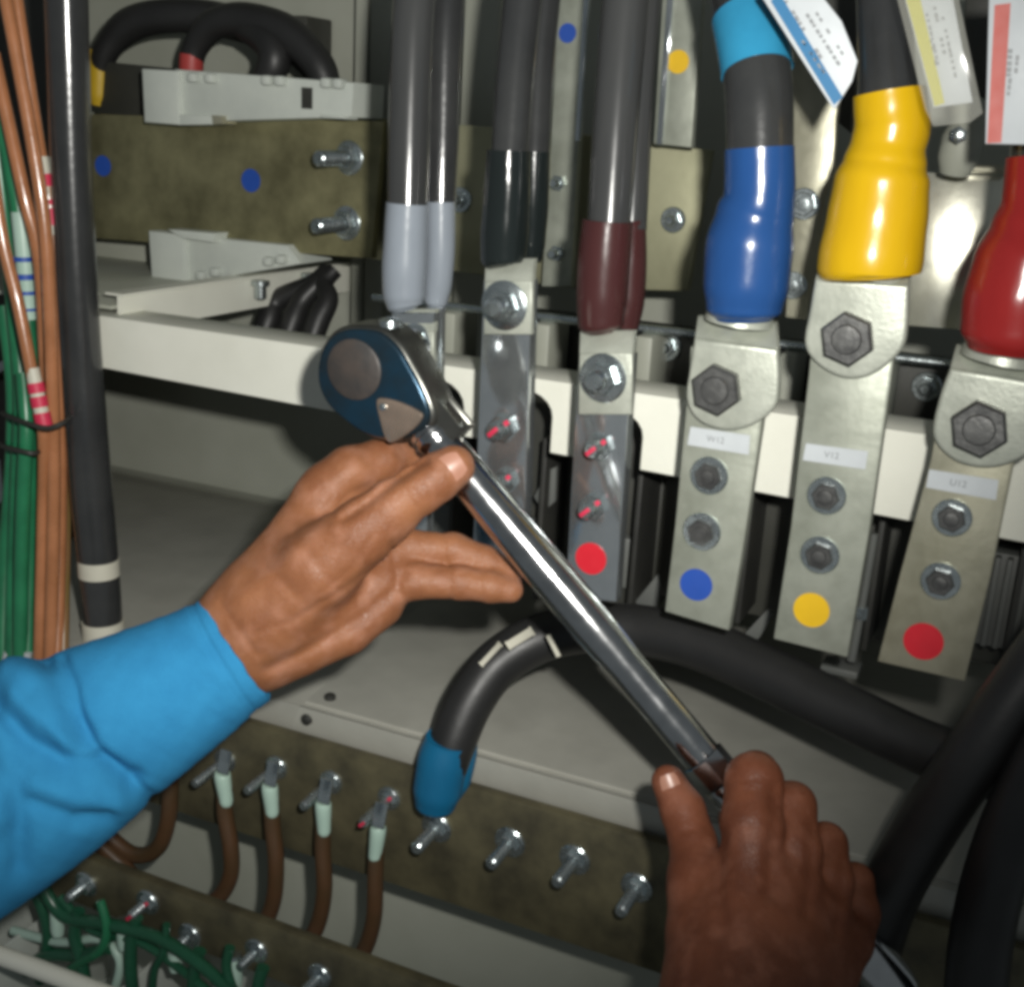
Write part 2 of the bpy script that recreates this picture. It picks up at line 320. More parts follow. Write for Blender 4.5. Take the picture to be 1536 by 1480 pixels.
t = bar('upright_busbar', [(838, -30), (876, -30), (868, 215), (856, 430), (812, 430), (826, 215)], .925, 'tin', 'upright tinned busbar with a blue dot right of the black sleeves')
sticker(t, 851, 50, .925, 14, 'blue'); obj('edge_strip', MB().prism([V(a, b, .921) for a, b in ((876, -30), (885, -30), (870, 212), (862, 212))], BK*.003, .001), 'bright', t)
for q in ((838, 275), (836, 380)): studbolt(t, *q, .925, 12, .008, wash=0)
t = bar('upright_busbar', [(995, -30), (1056, -30), (1037, 222), (980, 216)], .91, 'tin', 'upright silvery busbar with a yellow dot left of the blue taped cable')
sticker(t, 1017, 93, .91, 17, 'yellow')
obj('highlight_strip', MB().prism([V(a, b, .9075) for a, b in ((1002, -30), (1012, -30), (993, 218), (984, 217))], BK*.002, .0008), 'bright', t)  # polished strip added as the highlight down the left of the bar
t = bar('upright_busbar', [(1188, 60), (1262, 60), (1250, 255), (1238, 300), (1210, 480), (1178, 476), (1190, 260)], .82, 'tin_warm', 'upright pale busbar between the blue and yellow boots')
hexbolt(t, 1206, 306, .82, 19, 'zinc', 1.25); hexbolt(t, 1190, 428, .82, 16, 'zinc', 1.3)
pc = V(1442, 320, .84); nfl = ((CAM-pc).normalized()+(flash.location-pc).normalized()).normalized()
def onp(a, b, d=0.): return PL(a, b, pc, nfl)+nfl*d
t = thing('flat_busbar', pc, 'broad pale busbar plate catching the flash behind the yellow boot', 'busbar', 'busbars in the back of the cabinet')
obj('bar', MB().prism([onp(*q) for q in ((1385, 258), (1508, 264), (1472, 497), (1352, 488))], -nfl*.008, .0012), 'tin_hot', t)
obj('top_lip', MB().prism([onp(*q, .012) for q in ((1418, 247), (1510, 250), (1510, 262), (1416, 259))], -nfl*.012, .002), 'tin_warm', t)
# two dark plastic supports behind the right hand tags
for q, lab in (((1395, 150, 1495, 250), 'grey knuckle clamp under the yellow striped tag'),):
    a = V(1445, 205, .80); t = thing('cable_clamp', a, lab, 'clamp')
    obj('body', MB().lathe(a, Vector((.1, -.2, 1)), [(-.022, .009), (-.013, .012), (.0, .012), (.008, .009), (.018, .012), (.022, .008)], 20), 'panel', t)
    obj('bolt', MB().lathe(V(1438, 203, .782), -BK, [(0, .005), (.004, .005), (.005, .003)], 6), 'zinc', t)
o = obj('support_post', MB().prism([V(a, b, .86) for a, b in ((1450, -30), (1500, -30), (1484, 170), (1440, 175), (1440, 120))], BK*.01, .002), 'breaker'); tag(o, 'dark upright frame behind the yellow and red tags', 'frame')
o = obj('support_post', MB().prism([V(a, b, .88) for a, b in ((1185, -30), (1300, -30), (1275, 200), (1180, 120))], BK*.01, .002), 'breaker'); tag(o, 'dark upright frame behind the blue striped tag', 'frame')
# rod and dark rail strip above the beam
o = obj('steel_rod', MB().tube([V(560, 446, .90), V(1600, 566, .90)], [.0035]*2, 12, 2), 'zinc'); tag(o, 'thin bright steel rod running level behind the cable ends', 'rod')
pz = V(700, 520, .92)
t = thing('insulating_rail', pz, 'long grey moulded base just above the crossbeam behind the bars', 'base')
obj('base_plate', MB().box(xat(585, 500), CAM.x+.35, CAM.y+.93, CAM.y+.97, CAM.z-.205, V(700, 460, .93).z, .002), 'breaker', t)
for (x0, x1) in ((664, 692), (806, 832), (960, 985), (1176, 1200), (1322, 1345)):
    a, b = V(x0, 540, .90), V(x1, 540, .90)
    obj('rib', MB().box(a.x, b.x, CAM.y+.885, CAM.y+.929, CAM.z-.203, V((x0+x1)/2, 470+(x0-664)*.12, .885).z, .002), 'panel', t)
for q in ((1000, 520), (1390, 580)): studbolt(t, *q, .93, 15, .006)
# breaker bodies below the beam
for k, (x0, x1, z0, Y, lab) in enumerate(((600, 985, -.350, .835, 'dark moulded breaker body hidden behind the shiny bars'), (990, 1560, -.335, .835, 'dark moulded breaker body behind the blue, yellow and red dotted bars'))):
    a, b = V(x0, 780, Y), V(x1, 860, Y); t = thing('breaker', a, lab, 'circuit breaker', 'breakers below the crossbeam')
    obj('case', MB().box(a.x, b.x, a.y, a.y+.14, CAM.z+z0, CAM.z-.2, .004), 'breaker', t)
    n = 3
    for i in range(n):
        c = a.x+(b.x-a.x)*(i+.5)/n
        obj('barrier', MB().box(c+.030, c+.034, a.y-.045, a.y+.001, CAM.z+z0+.01, CAM.z-.215, .001), 'dark', t)
        obj('pocket', MB().box(c-.012, c+.018, a.y-.012, a.y+.001, CAM.z+z0+.02, CAM.z+z0+.06, .002), 'fins', t)
t = thing('vent_block', V(1490, 900, .80), 'grey block with upright fins at the right behind the red dotted bar', 'block')
a, b = V(1430, 880, .80), V(1600, 880, .80)
z0_, z1_ = V(1480, 975, .80).z, V(1500, 835, .80).z
obj('back', MB().box(a.x, b.x, a.y+.008, a.y+.03, z0_, z1_, .001), 'fins', t)
for i in range(9):
    c = a.x+(b.x-a.x)*i/9; obj('fin', MB().box(c, c+(b.x-a.x)*.055, a.y, a.y+.009, z0_+.002, z1_-.001, .0008), 'fins', t)
for (x, y0, y1, lab) in ((1292, 830, 1005, 'slim grey rod hanging left of the red dotted bar'),):
    t = thing('stand_off', V(x, y0, .76), lab, 'rod')
    obj('rod', MB().tpx([(1312, 800, .76, 6), (1292, 915, .76, 6), (1277, 990, .76, 7)], 12), 'fins', t)
    obj('nut', MB().lathe(V(1291, 918, .76), Vector((0, 0, 1)), [(-.004, .0045), (.004, .0045)], 6), 'zinc', t)
    obj('foot', MB().obox(V(1262, 1000, .77), (Vector((1, 0, 0)), BK, Vector((0, 0, 1))), (.024, .02, .005), .001), 'fins', t)
for pts, lab in ((((800, 745), (822, 705), (834, 700), (832, 752), (815, 768)), 'small pale bracket seen past the chrome handle below the crossbeam'), (((950, 905), (985, 862), (990, 880), (985, 912)), 'small pale bracket left of the blue dotted bar'), (((1085, 985), (1150, 915), (1160, 920), (1140, 955), (1120, 975)), 'thin pale bracket between the blue and yellow dotted bars')):
    o = obj('bracket', MB().prism([V(a, b, .80) for a, b in pts], BK*.004, .0006), 'fins'); tag(o, lab, 'bracket', 'small brackets below the crossbeam')
# ================================================================== INSULATOR BLOCKS
def nubs(t, L, Y):
    for q in L:
        p = V(*q, Y); obj('nub', MB().obox(p, (Vector((1, 0, 0)), BK, Vector((0, 0, 1))), (.009, .012, .008), .0022), 'plastic', t)
def insul(label, cap, body, Y, nb, hole=None):
    pts = [V(a, b, Y) for a, b in body]; t = thing('insulator_block', sum(pts, Vector())/len(pts), label, 'insulator', 'pale insulator blocks around the busbar')
    obj('body', MB().prism(pts, BK*.05, .0015), 'plastic', t)
    obj('end_cap', MB().prism([V(a, b, Y-.006) for a, b in cap], BK*.06, .002), 'plastic', t); nubs(t, nb, Y-.002)
    if hole: obj('slot', MB().prism([V(a, b, Y-.0008) for a, b in hole], BK*.002, 0), 'dark', t)
    return t
t = insul('long pale insulator block on top of the brown busbar', [(212, 103), (266, 106), (268, 188), (216, 184)], [(262, 104), (530, 124), (527, 176), (262, 184)], .90,
      [(292, 117), (318, 118), (403, 121), (422, 122), (492, 125), (510, 126)], [(452, 131), (468, 132), (468, 164), (452, 163)])
obj('tab', MB().prism([V(a, b, .895) for a, b in ((268, 172), (316, 174), (318, 187), (268, 188))], BK*.03, .001), 'plastic', t)
obj('brass_tab', MB().prism([V(a, b, .894) for a, b in ((317, 173), (333, 174), (333, 186), (319, 187))], BK*.02, .001), 'tin_warm', t)
obj('foot', MB().prism([V(a, b, .897) for a, b in ((480, 172), (517, 174), (517, 179), (480, 177))], BK*.02, .001), 'plastic', t)
t = insul('pale insulator block under the brown busbar on the shelf', [(222, 346), (275, 352), (278, 426), (227, 420)], [(272, 352), (430, 368), (452, 396), (278, 426)], .92, [(304, 413), (325, 408), (405, 392), (424, 389)])
obj('tab', MB().prism([V(a, b, .91) for a, b in ((250, 344), (322, 350), (318, 364), (274, 358))], BK*.03, .001), 'plastic', t)
o = obj('side_box', MB().prism([V(a, b, 1.0) for a, b in ((100, 352), (222, 366), (226, 418), (100, 402))], BK*.05, .002), 'panel'); tag(o, 'grey box left of the lower insulator block', 'box')
p = V(212, 250, .945); o = obj('spacer_plate', MB().prism([V(a, b, .965) for a, b in ((150, 92), (530, 130), (530, 200), (150, 190))], BK*.01, .001), 'breaker'); tag(o, 'grey plate behind the upper insulator block', 'plate')
# ================================================================== CABLES behind
def cable(name, L, m, label, cat='cable', group=None, seg=18):
    p = V(L[0][0], L[0][1], L[0][2]); t = thing(name, p, label, cat, group); obj('sheath', MB().tpx(L, seg), m, t); return t
g = 'black cables looping over the upper insulator block'
t = cable('loop_cable', [(150, 110, .97, 15), (160, 75, .97, 20), (195, 38, .975, 25), (255, 24, .98, 25), (330, 30, .99, 25), (420, 60, 1.0, 24), (470, 100, 1.0, 22), (482, 130, 1.0, 20)], 'sheath_dk', 'long black loop cable with a yellow end sleeve at the left', 'cable', g)
obj('end_sleeve', MB().tpx([(151, 76, .97, 17), (150, 110, .97, 17), (149, 140, .97, 16), (148, 158, .97, 12)], 20), 'amber', t)
t = cable('loop_cable', [(287, 110, .965, 16), (292, 75, .965, 19), (320, 38, .965, 23), (370, 30, .965, 25), (430, 50, .965, 27), (475, 95, .965, 25), (490, 130, .965, 22)], 'sheath_dk', 'short black loop cable with a dull red end behind the insulator block', 'cable', g)
obj('end_sleeve', MB().tpx([(288, 82, .964, 18), (287, 100, .964, 18), (287, 118, .964, 17)], 20), 'red_faded', t)
t = cable('loop_cable', [(400, 120, .955, 22), (412, 90, .955, 25), (400, 60, .96, 25), (360, 35, .97, 22)], 'sheath_dk', 'thick black cable stub behind the right end of the insulator block', 'cable', g)
g = 'black cables fanned inside the shelf opening'
for k, (x, lab) in enumerate(((395, 'left black cable fanned in the opening above the crossbeam'), (432, 'middle black cable fanned in the opening above the crossbeam'), (470, 'right black cable fanned in the opening above the crossbeam'))):
    cable('fan_cable', [(x-6, 520, .95, 17), (x+8, 480, .96, 18), (x+22, 450, .97, 16), (470+k*8, 425, .98, 14), (492+k*5, 405, .99, 13)], 'sheath_dk', lab, 'cable', g)
# ================================================================== TERMINAL BARS
YT = .68
def termbar(q, m, label, group, th=.008): return bar('terminal_bar', q, YT, m, label, 'terminal bar', th, .0012, group)
gs, gd = 'shiny terminal bars', 'dull terminal bars'
t1 = termbar([(587, 470), (651, 470), (640, 800), (574, 800)], 'bright', 'shiny terminal bar behind the ratchet head under the grey sleeves', gs, .009)
studbolt(t1, 622, 515, YT-.003, 20, .008); hexbolt(t1, 628, 600, YT, 18, 'zinc', 1.4)
obj('second_bar', MB().prism([V(a, b, YT+.018) for a, b in ((620, 462), (663, 462), (660, 626), (640, 800), (600, 800))], BK*.005, .001), 'bright', t1)
t2 = termbar([(725, 420), (797, 420), (789, 740), (783, 860), (706, 860), (713, 740)], 'bright', 'shiny terminal bar right of the ratchet head with red marked bolts', gs, .010)
studbolt(t2, 757, 458, YT-.0042, 25, .010); studbolt(t2, 757, 640, YT, 22, .010, True, wash=0); studbolt(t2, 760, 720, YT, 20, .009, True, wash=0)
t3 = termbar([(868, 530), (948, 532), (935, 740), (924, 903), (848, 895), (856, 740)], 'bright', 'shiny terminal bar with a red dot right of the chrome handle', gs, .010)
studbolt(t3, 905, 567, YT-.0042, 25, .010); studbolt(t3, 901, 668, YT, 21, .010, True, wash=0); studbolt(t3, 892, 758, YT, 21, .010, True, wash=0)
sticker(t3, 886, 838, YT, 24.5, 'red')
def label_strip(t, quad, txt, m='paper'):
    s_ = obj('label_strip', MB().prism([V(a, b, YT-.0006) for a, b in quad], BK*.0005, 0), m, t, smooth=False)
    cu = bpy.data.curves.new('lettering', 'FONT'); cu.body = txt; cu.size = .0052; cu.align_x = 'CENTER'; cu.align_y = 'CENTER'
    tmp = bpy.data.objects.new('lettering', cu); me = bpy.data.meshes.new_from_object(tmp); bpy.data.objects.remove(tmp)
    P = [V(a, b, YT-.0010) for a, b in quad]; c = sum(P, Vector())/4; ex = ((P[1]-P[0])+(P[2]-P[3])).normalized(); ez = -BK; ey = ez.cross(ex)
    mb = MB().add([c+ex*(q.co.x-.002)+ey*q.co.y for q in me.vertices], [tuple(p.vertices) for p in me.polygons])
    obj('lettering', mb, 'ink_lt', s_, smooth=False)
t4 = termbar([(1036, 520), (1152, 540), (1142, 640), (1118, 800), (1093, 946), (997, 917), (1012, 790), (1030, 600)], 'tin', 'dull grey terminal bar with a blue dot', gd)
t5 = termbar([(1224, 430), (1352, 440), (1338, 560), (1305, 790), (1271, 986), (1160, 958), (1186, 790), (1213, 560)], 'tin', 'dull grey terminal bar with a yellow dot', gd)
t6 = termbar([(1412, 600), (1534, 610), (1520, 700), (1487, 860), (1447, 1022), (1316, 992), (1350, 860), (1396, 690)], 'tin_warm', 'dull warm toned terminal bar with a red dot at the right', gd)
for t, q in ((t4, (1044, 877, 25, 'blue')), (t5, (1217, 915, 27, 'yellow')), (t6, (1385, 962, 29, 'red'))): sticker(t, q[0], q[1], YT, q[2], q[3])
label_strip(t4, [(1036, 640), (1125, 653), (1123, 682), (1031, 667)], 'W12')
label_strip(t5, [(1209, 665), (1302, 677), (1298, 704), (1204, 690)], 'V12')
label_strip(t6, [(1394, 704), (1498, 720), (1494, 750), (1389, 731)], 'U12')
for t, L in ((t4, ((1064, 713), (1053, 797))), (t5, ((1240, 743), (1230, 832))), (t6, ((1428, 776), (1411, 871)))):
    for x, y in L: hexbolt(t, x, y, YT, 21, 'bolt_dk', 1.40, .25+random.random()*.5, .75)
# ================================================================== POWER CABLES with lugs and boots
GC = 'power cables coming down to the terminal bars'
YL = YT-.0065
def lug_small(t, x0, x1, y0, y1, Yf=YT-.0045):
    # flat palm, then a slope back up into the barrel
    a = [V(x0, y0+28, Yf), V(x1, y0+28, Yf), V(x1-1, y1, Yf), V(x0-2, y1, Yf)]
    mb = MB().prism(a, BK*.004, .0008)
    b = [V(x0+1, y0-6, Yf+.012), V(x1+3, y0-6, Yf+.012), V(x1, y0+28, Yf), V(x0, y0+28, Yf)]
    mb.prism(b, BK*.005, .0004); obj('lug', mb, 'lug', t)
def lug_big(t, palm, top, bc, bolt, br):
    P = [V(a, b, YL) for a, b in palm]; L = P[:2]; mb = MB()
    arc = [P[1]]+P[2:]+[P[0]]
    # keep the straight top edge, round the rest
    C = [];
    for i in range(len(arc)-1):
        p0 = arc[max(i-1, 0)]; p1 = arc[i]; p2 = arc[i+1]; p3 = arc[min(i+2, len(arc)-1)]
        for j in range(5):
            s = j/5; C.append(.5*((2*p1)+(p2-p0)*s+(2*p0-5*p1+4*p2-p3)*s*s+(3*p1-p0-3*p2+p3)*s**3))
    C.append(arc[-1])
    mb.prism(C, BK*.0062, .0022, 3)
    (ax_, ay_), (bx_, by_) = top
    S = [V(ax_, ay_, YL+.020), V(bx_, by_, YL+.020), P[1]+Vector((0, .0006, 0)), P[0]+Vector((0, .0006, 0))]
    mb.prism(S, BK*.0058, .0008); mb.tpx(bc, 22)
    o = obj('lug', mb, 'lug', t); hexbolt(t, bolt[0], bolt[1], YL, br*1.06, 'bolt_dk', 0, .22, .55, name='bolt'); return o
c = cable('power_cable', [(640, -120, .72, 34), (622, 0, .70, 33), (614, 200, .69, 32), (611, 320, .685, 30)], 'sheath_gr', 'grey black power cable with a grey sleeve, left one above the ratchet', 'power cable', GC, 24)
obj('end_sleeve', MB().tpx([(611, 305, .685, 32), (609, 350, .685, 33), (607, 400, .685, 34), (606, 440, .685, 32), (607, 458, .685, 27), (609, 467, .685, 16)], 26), 'boot_grey', c); lug_small(c, 588, 650, 470, 550)
c = cable('power_cable', [(690, -120, .75, 30), (670, 0, .73, 28), (664, 200, .72, 25), (661, 320, .715, 22)], 'sheath', 'black power cable with a grey sleeve, right one above the ratchet', 'power cable', GC, 24)
obj('end_sleeve', MB().tpx([(661, 303, .712, 22), (661, 370, .712, 22), (658, 420, .712, 21), (654, 450, .712, 18), (652, 462, .712, 11)], 24), 'boot_grey', c)
c = cable('power_cable', [(800, -120, .72, 31), (784, 0, .71, 30), (772, 120, .70, 29), (764, 240, .69, 28)], 'sheath', 'front black power cable with a glossy black sleeve', 'power cable', GC, 24)
obj('end_sleeve', MB().tpx([(763, 226, .688, 33), (760, 300, .688, 35), (757, 350, .688, 36), (755, 390, .688, 34), (756, 400, .688, 20)], 26), 'boot_black', c); lug_small(c, 727, 798, 394, 502)
c = cable('power_cable', [(830, -120, .75, 26), (816, 0, .74, 25), (806, 120, .73, 24), (801, 240, .72, 23)], 'sheath', 'rear black power cable with a glossy black sleeve, partly hidden', 'power cable', GC, 24)
obj('end_sleeve', MB().tpx([(801, 228, .72, 25), (799, 300, .72, 25), (796, 360, .72, 23), (794, 392, .72, 18)], 24), 'boot_black', c)
c = cable('power_cable', [(950, -120, .72, 37), (938, 0, .71, 36), (926, 150, .70, 35), (913, 345, .69, 33)], 'sheath_gr', 'front grey black power cable with a maroon sleeve', 'power cable', GC, 24)
obj('end_sleeve', MB().tpx([(911, 331, .688, 38), (906, 390, .688, 40), (903, 440, .688, 39), (901, 485, .688, 35), (902, 500, .688, 20)], 26), 'boot_maroon', c); lug_small(c, 869, 948, 502, 622)
c = cable('power_cable', [(978, -120, .75, 26), (966, 0, .74, 25), (956, 150, .73, 24), (946, 345, .72, 24)], 'sheath_gr', 'rear grey black power cable with a maroon sleeve, partly hidden', 'power cable', GC, 24)
obj('end_sleeve', MB().tpx([(943, 331, .72, 26), (943, 400, .72, 27), (941, 450, .72, 26), (936, 490, .72, 22)], 24), 'boot_maroon', c)
c = cable('power_cable', [(1085, -120, .73, 47), (1112, -20, .715, 49), (1130, 70, .70, 51), (1138, 140, .69, 51), (1140, 235, .685, 50)], 'sheath', 'thick black power cable with a light blue tape band and a blue boot', 'power cable', GC, 28)
obj('end_sleeve', MB().tpx([(1139, 222, .685, 52), (1139, 290, .685, 53), (1132, 325, .685, 59), (1124, 370, .684, 66), (1119, 425, .683, 64), (1116, 462, .683, 57), (1115, 478, .683, 44), (1115, 485, .683, 20)], 32, 8), 'boot_blue', c)
obj('tape_band', MB().tpx([(1120, 26, .708, 53), (1130, 70, .70, 54.5), (1136, 108, .695, 54.5)], 28), 'tape', c)
lug_big(c, [(1041, 507), (1166, 524), (1168, 575), (1161, 612), (1128, 638), (1088, 646), (1048, 632), (1029, 600), (1034, 552)], ((1046, 474), (1163, 484)), [(1112, 462, .690, 48), (1108, 484, .690, 52)], (1077, 583), 37)
c = cable('power_cable', [(1322, -120, .71, 40), (1325, 0, .70, 40), (1329, 80, .695, 41), (1332, 150, .69, 44)], 'sheath', 'thick black power cable with a big yellow boot', 'power cable', GC, 28)
obj('end_sleeve', MB().tpx([(1334, 138, .688, 53), (1336, 165, .688, 54), (1338, 192, .688, 56), (1332, 218, .687, 55), (1327, 245, .686, 61), (1322, 275, .685, 70), (1315, 330, .684, 74), (1306, 385, .682, 77), (1303, 404, .682, 76), (1303, 415, .682, 66), (1303, 418, .682, 20)], 36, 8), 'boot_yellow', c)
lug_big(c, [(1222, 418), (1363, 428), (1361, 485), (1352, 525), (1312, 560), (1270, 568), (1230, 550), (1207, 518), (1214, 466)], ((1228, 396), (1366, 404)), [(1302, 396, .690, 60), (1298, 414, .690, 62)], (1273, 507), 39)
obj('red_spot', MB().lathe(V(1255, 381, .6625), -BK, [(0, .0024), (.0010, .0016)], 14), 'red_faded', c)
c = cable('power_cable', [(1580, -120, .71, 46), (1570, 60, .70, 46), (1565, 260, .69, 48)], 'sheath', 'thick black power cable with a big red boot at the right edge', 'power cable', GC, 28)
obj('end_sleeve', MB().tpx([(1566, 235, .688, 54), (1562, 300, .687, 56), (1553, 345, .686, 64), (1540, 395, .684, 76), (1528, 450, .683, 80), (1520, 500, .682, 76), (1515, 525, .682, 62), (1514, 532, .682, 25)], 36, 8), 'boot_red', c)
lug_big(c, [(1425, 552), (1560, 574), (1566, 625), (1560, 665), (1520, 694), (1475, 702), (1430, 690), (1400, 655), (1408, 600)], ((1434, 518), (1564, 538)), [(1510, 515, .690, 58), (1503, 540, .690, 62)], (1470, 641), 41)
# ================================================================== CABLE TAGS
def tagcard(outl, stripe, lines, Y0, Y1, mstripe, label, film=None):
    def P(a, b, dy=0): return V(a, b, Y0+dy)
    t = thing('cable_tag', P(*outl[0]), label, 'tag', 'striped tags tied to the power cables')
    obj('card', MB().prism([P(*q) for q in outl], BK*.0012, .0003), 'paper', t)
    obj('stripe', MB().prism([P(*q, -.0004) for q in stripe], BK*.0003, 0), mstripe, t, smooth=False)
    mb = MB()
    for (x0, y0, x1, y1, wd_) in lines:                      # rows of small print, as short dashes
        n = max(2, int(math.hypot(x1-x0, y1-y0)/9)); dx, dy = (x1-x0)/n, (y1-y0)/n; L = math.hypot(dx, dy); ox, oy = -dy/L*wd_, dx/L*wd_
        for i in range(n):
            if random.random() < .22: continue
            e = random.uniform(.45, .9); a, b = x0+dx*i, y0+dy*i
            mb.prism([P(a, b, -.0004), P(a+dx*e, b+dy*e, -.0004), P(a+dx*e+ox, b+dy*e+oy, -.0004), P(a+ox, b+oy, -.0004)], BK*.0003, 0)
    if mb.v: obj('small_print', mb, 'ink_lt', t, smooth=False)
    if film: obj('film', MB().prism([P(*q, -.0030) for q in film], BK*.0006, .0002), 'clear', t)
    return t
tagcard([(1140, -8), (1190, -60), (1262, 32), (1286, 92), (1278, 122), (1251, 166)], [(1156, 2), (1168, -12), (1264, 146), (1251, 158)], [(1196, 24, 1240, 96, 5), (1212, 20, 1262, 98, 5), (1226, 18, 1268, 84, 4), (1205, 60, 1240, 112, 4), (1180, 0, 1200, 30, 4)], .65, .655, 'tag_blue', 'white tag with a blue stripe slanting over the blue taped cable')
tagcard([(1352, -20), (1424, -30), (1459, 154), (1400, 162)], [(1354, -20), (1375, -24), (1417, 155), (1402, 160)], [(1392, 20, 1412, 110, 4), (1404, 10, 1426, 112, 5), (1414, 16, 1436, 118, 4), (1398, 60, 1410, 120, 3)], .65, .655, 'tag_yellow', 'white tag with a yellow stripe in a clear wallet right of the yellow boot', [(1338, -30), (1432, -30), (1474, 170), (1455, 184), (1400, 190), (1388, 165)])
tagcard([(1484, -20), (1580, -26), (1580, 218), (1478, 216)], [(1492, 8), (1516, 5), (1502, 214), (1481, 215)], [(1519, 74, 1516, 120, 7), (1530, 74, 1526, 112, 5), (1518, 118, 1514, 148, 5)], .645, .655, 'tag_red', 'white tag with a red stripe at the top right corner')
# ================================================================== LEFT: thick cable and control wires
c = cable('riser_cable', [(97, -60, .72, 33), (101, 60, .72, 31.5), (107, 250, .72, 30.5), (118, 480, .72, 30.5), (134, 700, .72, 31), (146, 830, .72, 30), (154, 930, .72, 29), (162, 1080, .72, 28)], 'sheath', 'thick black riser cable with two white tape bands left of the crossbeam', 'cable', None, 28)
obj('tape_band', MB().tpx([(147.5, 838, .72, 30.5), (149, 862, .72, 30.5)], 28), 'tape_w', c); obj('tape_band', MB().tpx([(154, 930, .72, 31), (158, 985, .72, 31)], 28), 'tape_w', c)
o = obj('dark_sheet', MB().prism([V(a, b, .90) for a, b in ((-260, -60), (84, -60), (100, 560), (-260, 560))], BK*.03, .003), 'dark'); tag(o, 'added dark sheet darkening the gap behind the brown wires at the left', 'dark sheet')  # added sheet, keeps the background dark where the flash would light the wall
o = obj('dark_sheet', MB().prism([V(a, b, .88) for a, b in ((-260, 570), (90, 570), (100, 1060), (-260, 1060))], BK*.03, .003), 'dark'); tag(o, 'added dark sheet darkening the gap behind the green wires at the left', 'dark sheet')  # lower added sheet, darkness put in as a black surface
o = obj('label_plate', MB().prism([V(a, b, .80) for a, b in ((-20, 552), (22, 532), (22, 546), (-20, 568))], BK*.003, .0006), 'paper'); tag(o, 'thin white plate at the left edge beside the green wires', 'plate')
o = obj('label_card', MB().prism([V(a, b, .80) for a, b in ((-30, 690), (-2, 690), (5, 752), (-30, 764))], BK*.002, .0004), 'paper'); tag(o, 'white card corner at the left edge below the thin plate', 'card')
o = obj('wire_rail', MB().prism([V(a, b, .84) for a, b in ((-260, 1000), (205, 905), (205, 960), (-260, 1060))], BK*.004, .001), 'panel'); tag(o, 'pale flat rail behind the foot of the riser cable', 'rail')
def wire(L, m, lab, r, Y=.70, marks=(), group='brown and green control wires at the left'):
    LL = [(x, y, Y+dy, r) for (x, y, dy) in L]; LL[-1] = (LL[-1][0], LL[-1][1], min(.675, LL[-1][2]), r); t = thing('control_wire', V(*LL[0][:3]), lab, 'wire', group)
    obj('insulation', MB().tpx(LL, 12, 5), m, t)
    for (seg_, mm, nm) in marks: obj(nm, MB().tpx([(x, y, Y+dy, r*1.12) for (x, y, dy) in seg_], 14, 4), mm, t)
    return t
def ferrule(a, b, n, red='red_pen'):
    (x0, y0), (x1, y1) = a, b; out = [(([(x0, y0, 0), ((x0+x1)/2, (y0+y1)/2, 0), (x1, y1, 0)]), 'tape_w', 'marker_sleeve')]
    return out
def rings(t, a, b, Y, r, L, m):
    for f0, f1 in L:
        q = [(a[0]+(b[0]-a[0])*f, a[1]+(b[1]-a[1])*f, Y-.001, r*1.12) for f in (f0, f1)]
        obj('marker_print', MB().tpx(q, 12, 1), m, t)
wire([(-10, 80, .0), (14, 190, 0), (38, 300, 0), (60, 400, .005), (70, 600, .01), (72, 800, .01), (68, 1040, .01)], 'copper', 'brown control wire leaning in from the left edge, leftmost at the top', 10)
wire([(5, -20, .0), (26, 90, 0), (48, 210, 0), (66, 330, 0), (74, 450, .0), (80, 640, 0), (80, 800, 0), (74, 1040, 0)], 'copper', 'brown control wire just left of the one with a red marked sleeve', 10, .695)
t = wire([(22, -20, .01), (38, 90, .01), (58, 220, .01), (76, 320, .01), (86, 450, .01), (90, 640, .01), (90, 800, .01), (84, 1040, .01)], 'copper', 'brown control wire with a high red marked sleeve next to the riser cable', 10, .70, [([(61, 236, .01), (72, 300, .01), (79, 352, .01)], 'tape_w', 'marker_sleeve')])
rings(t, (61, 236), (79, 352), .71, 11.8, [(.22, .38), (.55, .62), (.66, .88)], 'red_pen')
t = wire([(-14, 240, -.005), (4, 360, -.005), (26, 450, -.005), (44, 540, -.005), (58, 610, -.003), (66, 660, 0), (64, 800, .005), (58, 1040, .01)], 'copper', 'brown control wire with a low red marked sleeve above the cable tie', 9.5, .69, [([(48, 552, -.004), (58, 600, -.004), (67, 640, -.003)], 'tape_w', 'marker_sleeve')])
rings(t, (48, 552), (67, 640), .687, 11.2, [(.25, .42), (.48, .66), (.76, .98)], 'red_pen')
wire([(60, 380, .02), (64, 600, .02), (60, 800, .02), (54, 1040, .02)], 'olivewire', 'olive brown control wire behind the others', 9)
wire([(96, 480, .02), (99, 640, .015), (98, 800, .02), (94, 1040, .02)], 'olivewire', 'olive brown control wire touching the riser cable', 8)
t = wire([(-10, 110, .015), (10, 220, .015), (30, 330, .015), (40, 450, .015), (46, 560, .01), (44, 700, 0), (44, 850, 0), (40, 1040, 0)], 'green', 'green control wire with blue ringed white sleeve', 12, .70, [([(30, 318, .014), (38, 400, .014), (43, 478, .014)], 'sleeve_w', 'marker_sleeve')])
rings(t, (30, 318), (43, 478), .7135, 14, [(.42, .46), (.58, .63), (.74, .77), (.90, .92)], 'blue')
wire([(-8, 190, .02), (8, 330, .02), (22, 470, .02), (32, 590, .01), (28, 700, 0), (22, 850, 0), (18, 1040, 0)], 'green', 'green control wire second from the left', 12, .70)
wire([(6, 460, .03), (20, 570, .02), (20, 690, .01), (8, 850, .0), (2, 1040, 0)], 'green', 'green control wire at the left edge', 12, .70)
wire([(34, 560, .0), (40, 640, -.008), (36, 720, -.01), (32, 850, -.01), (30, 1040, -.01)], 'green', 'foremost green control wire below the cable ties', 11, .695)
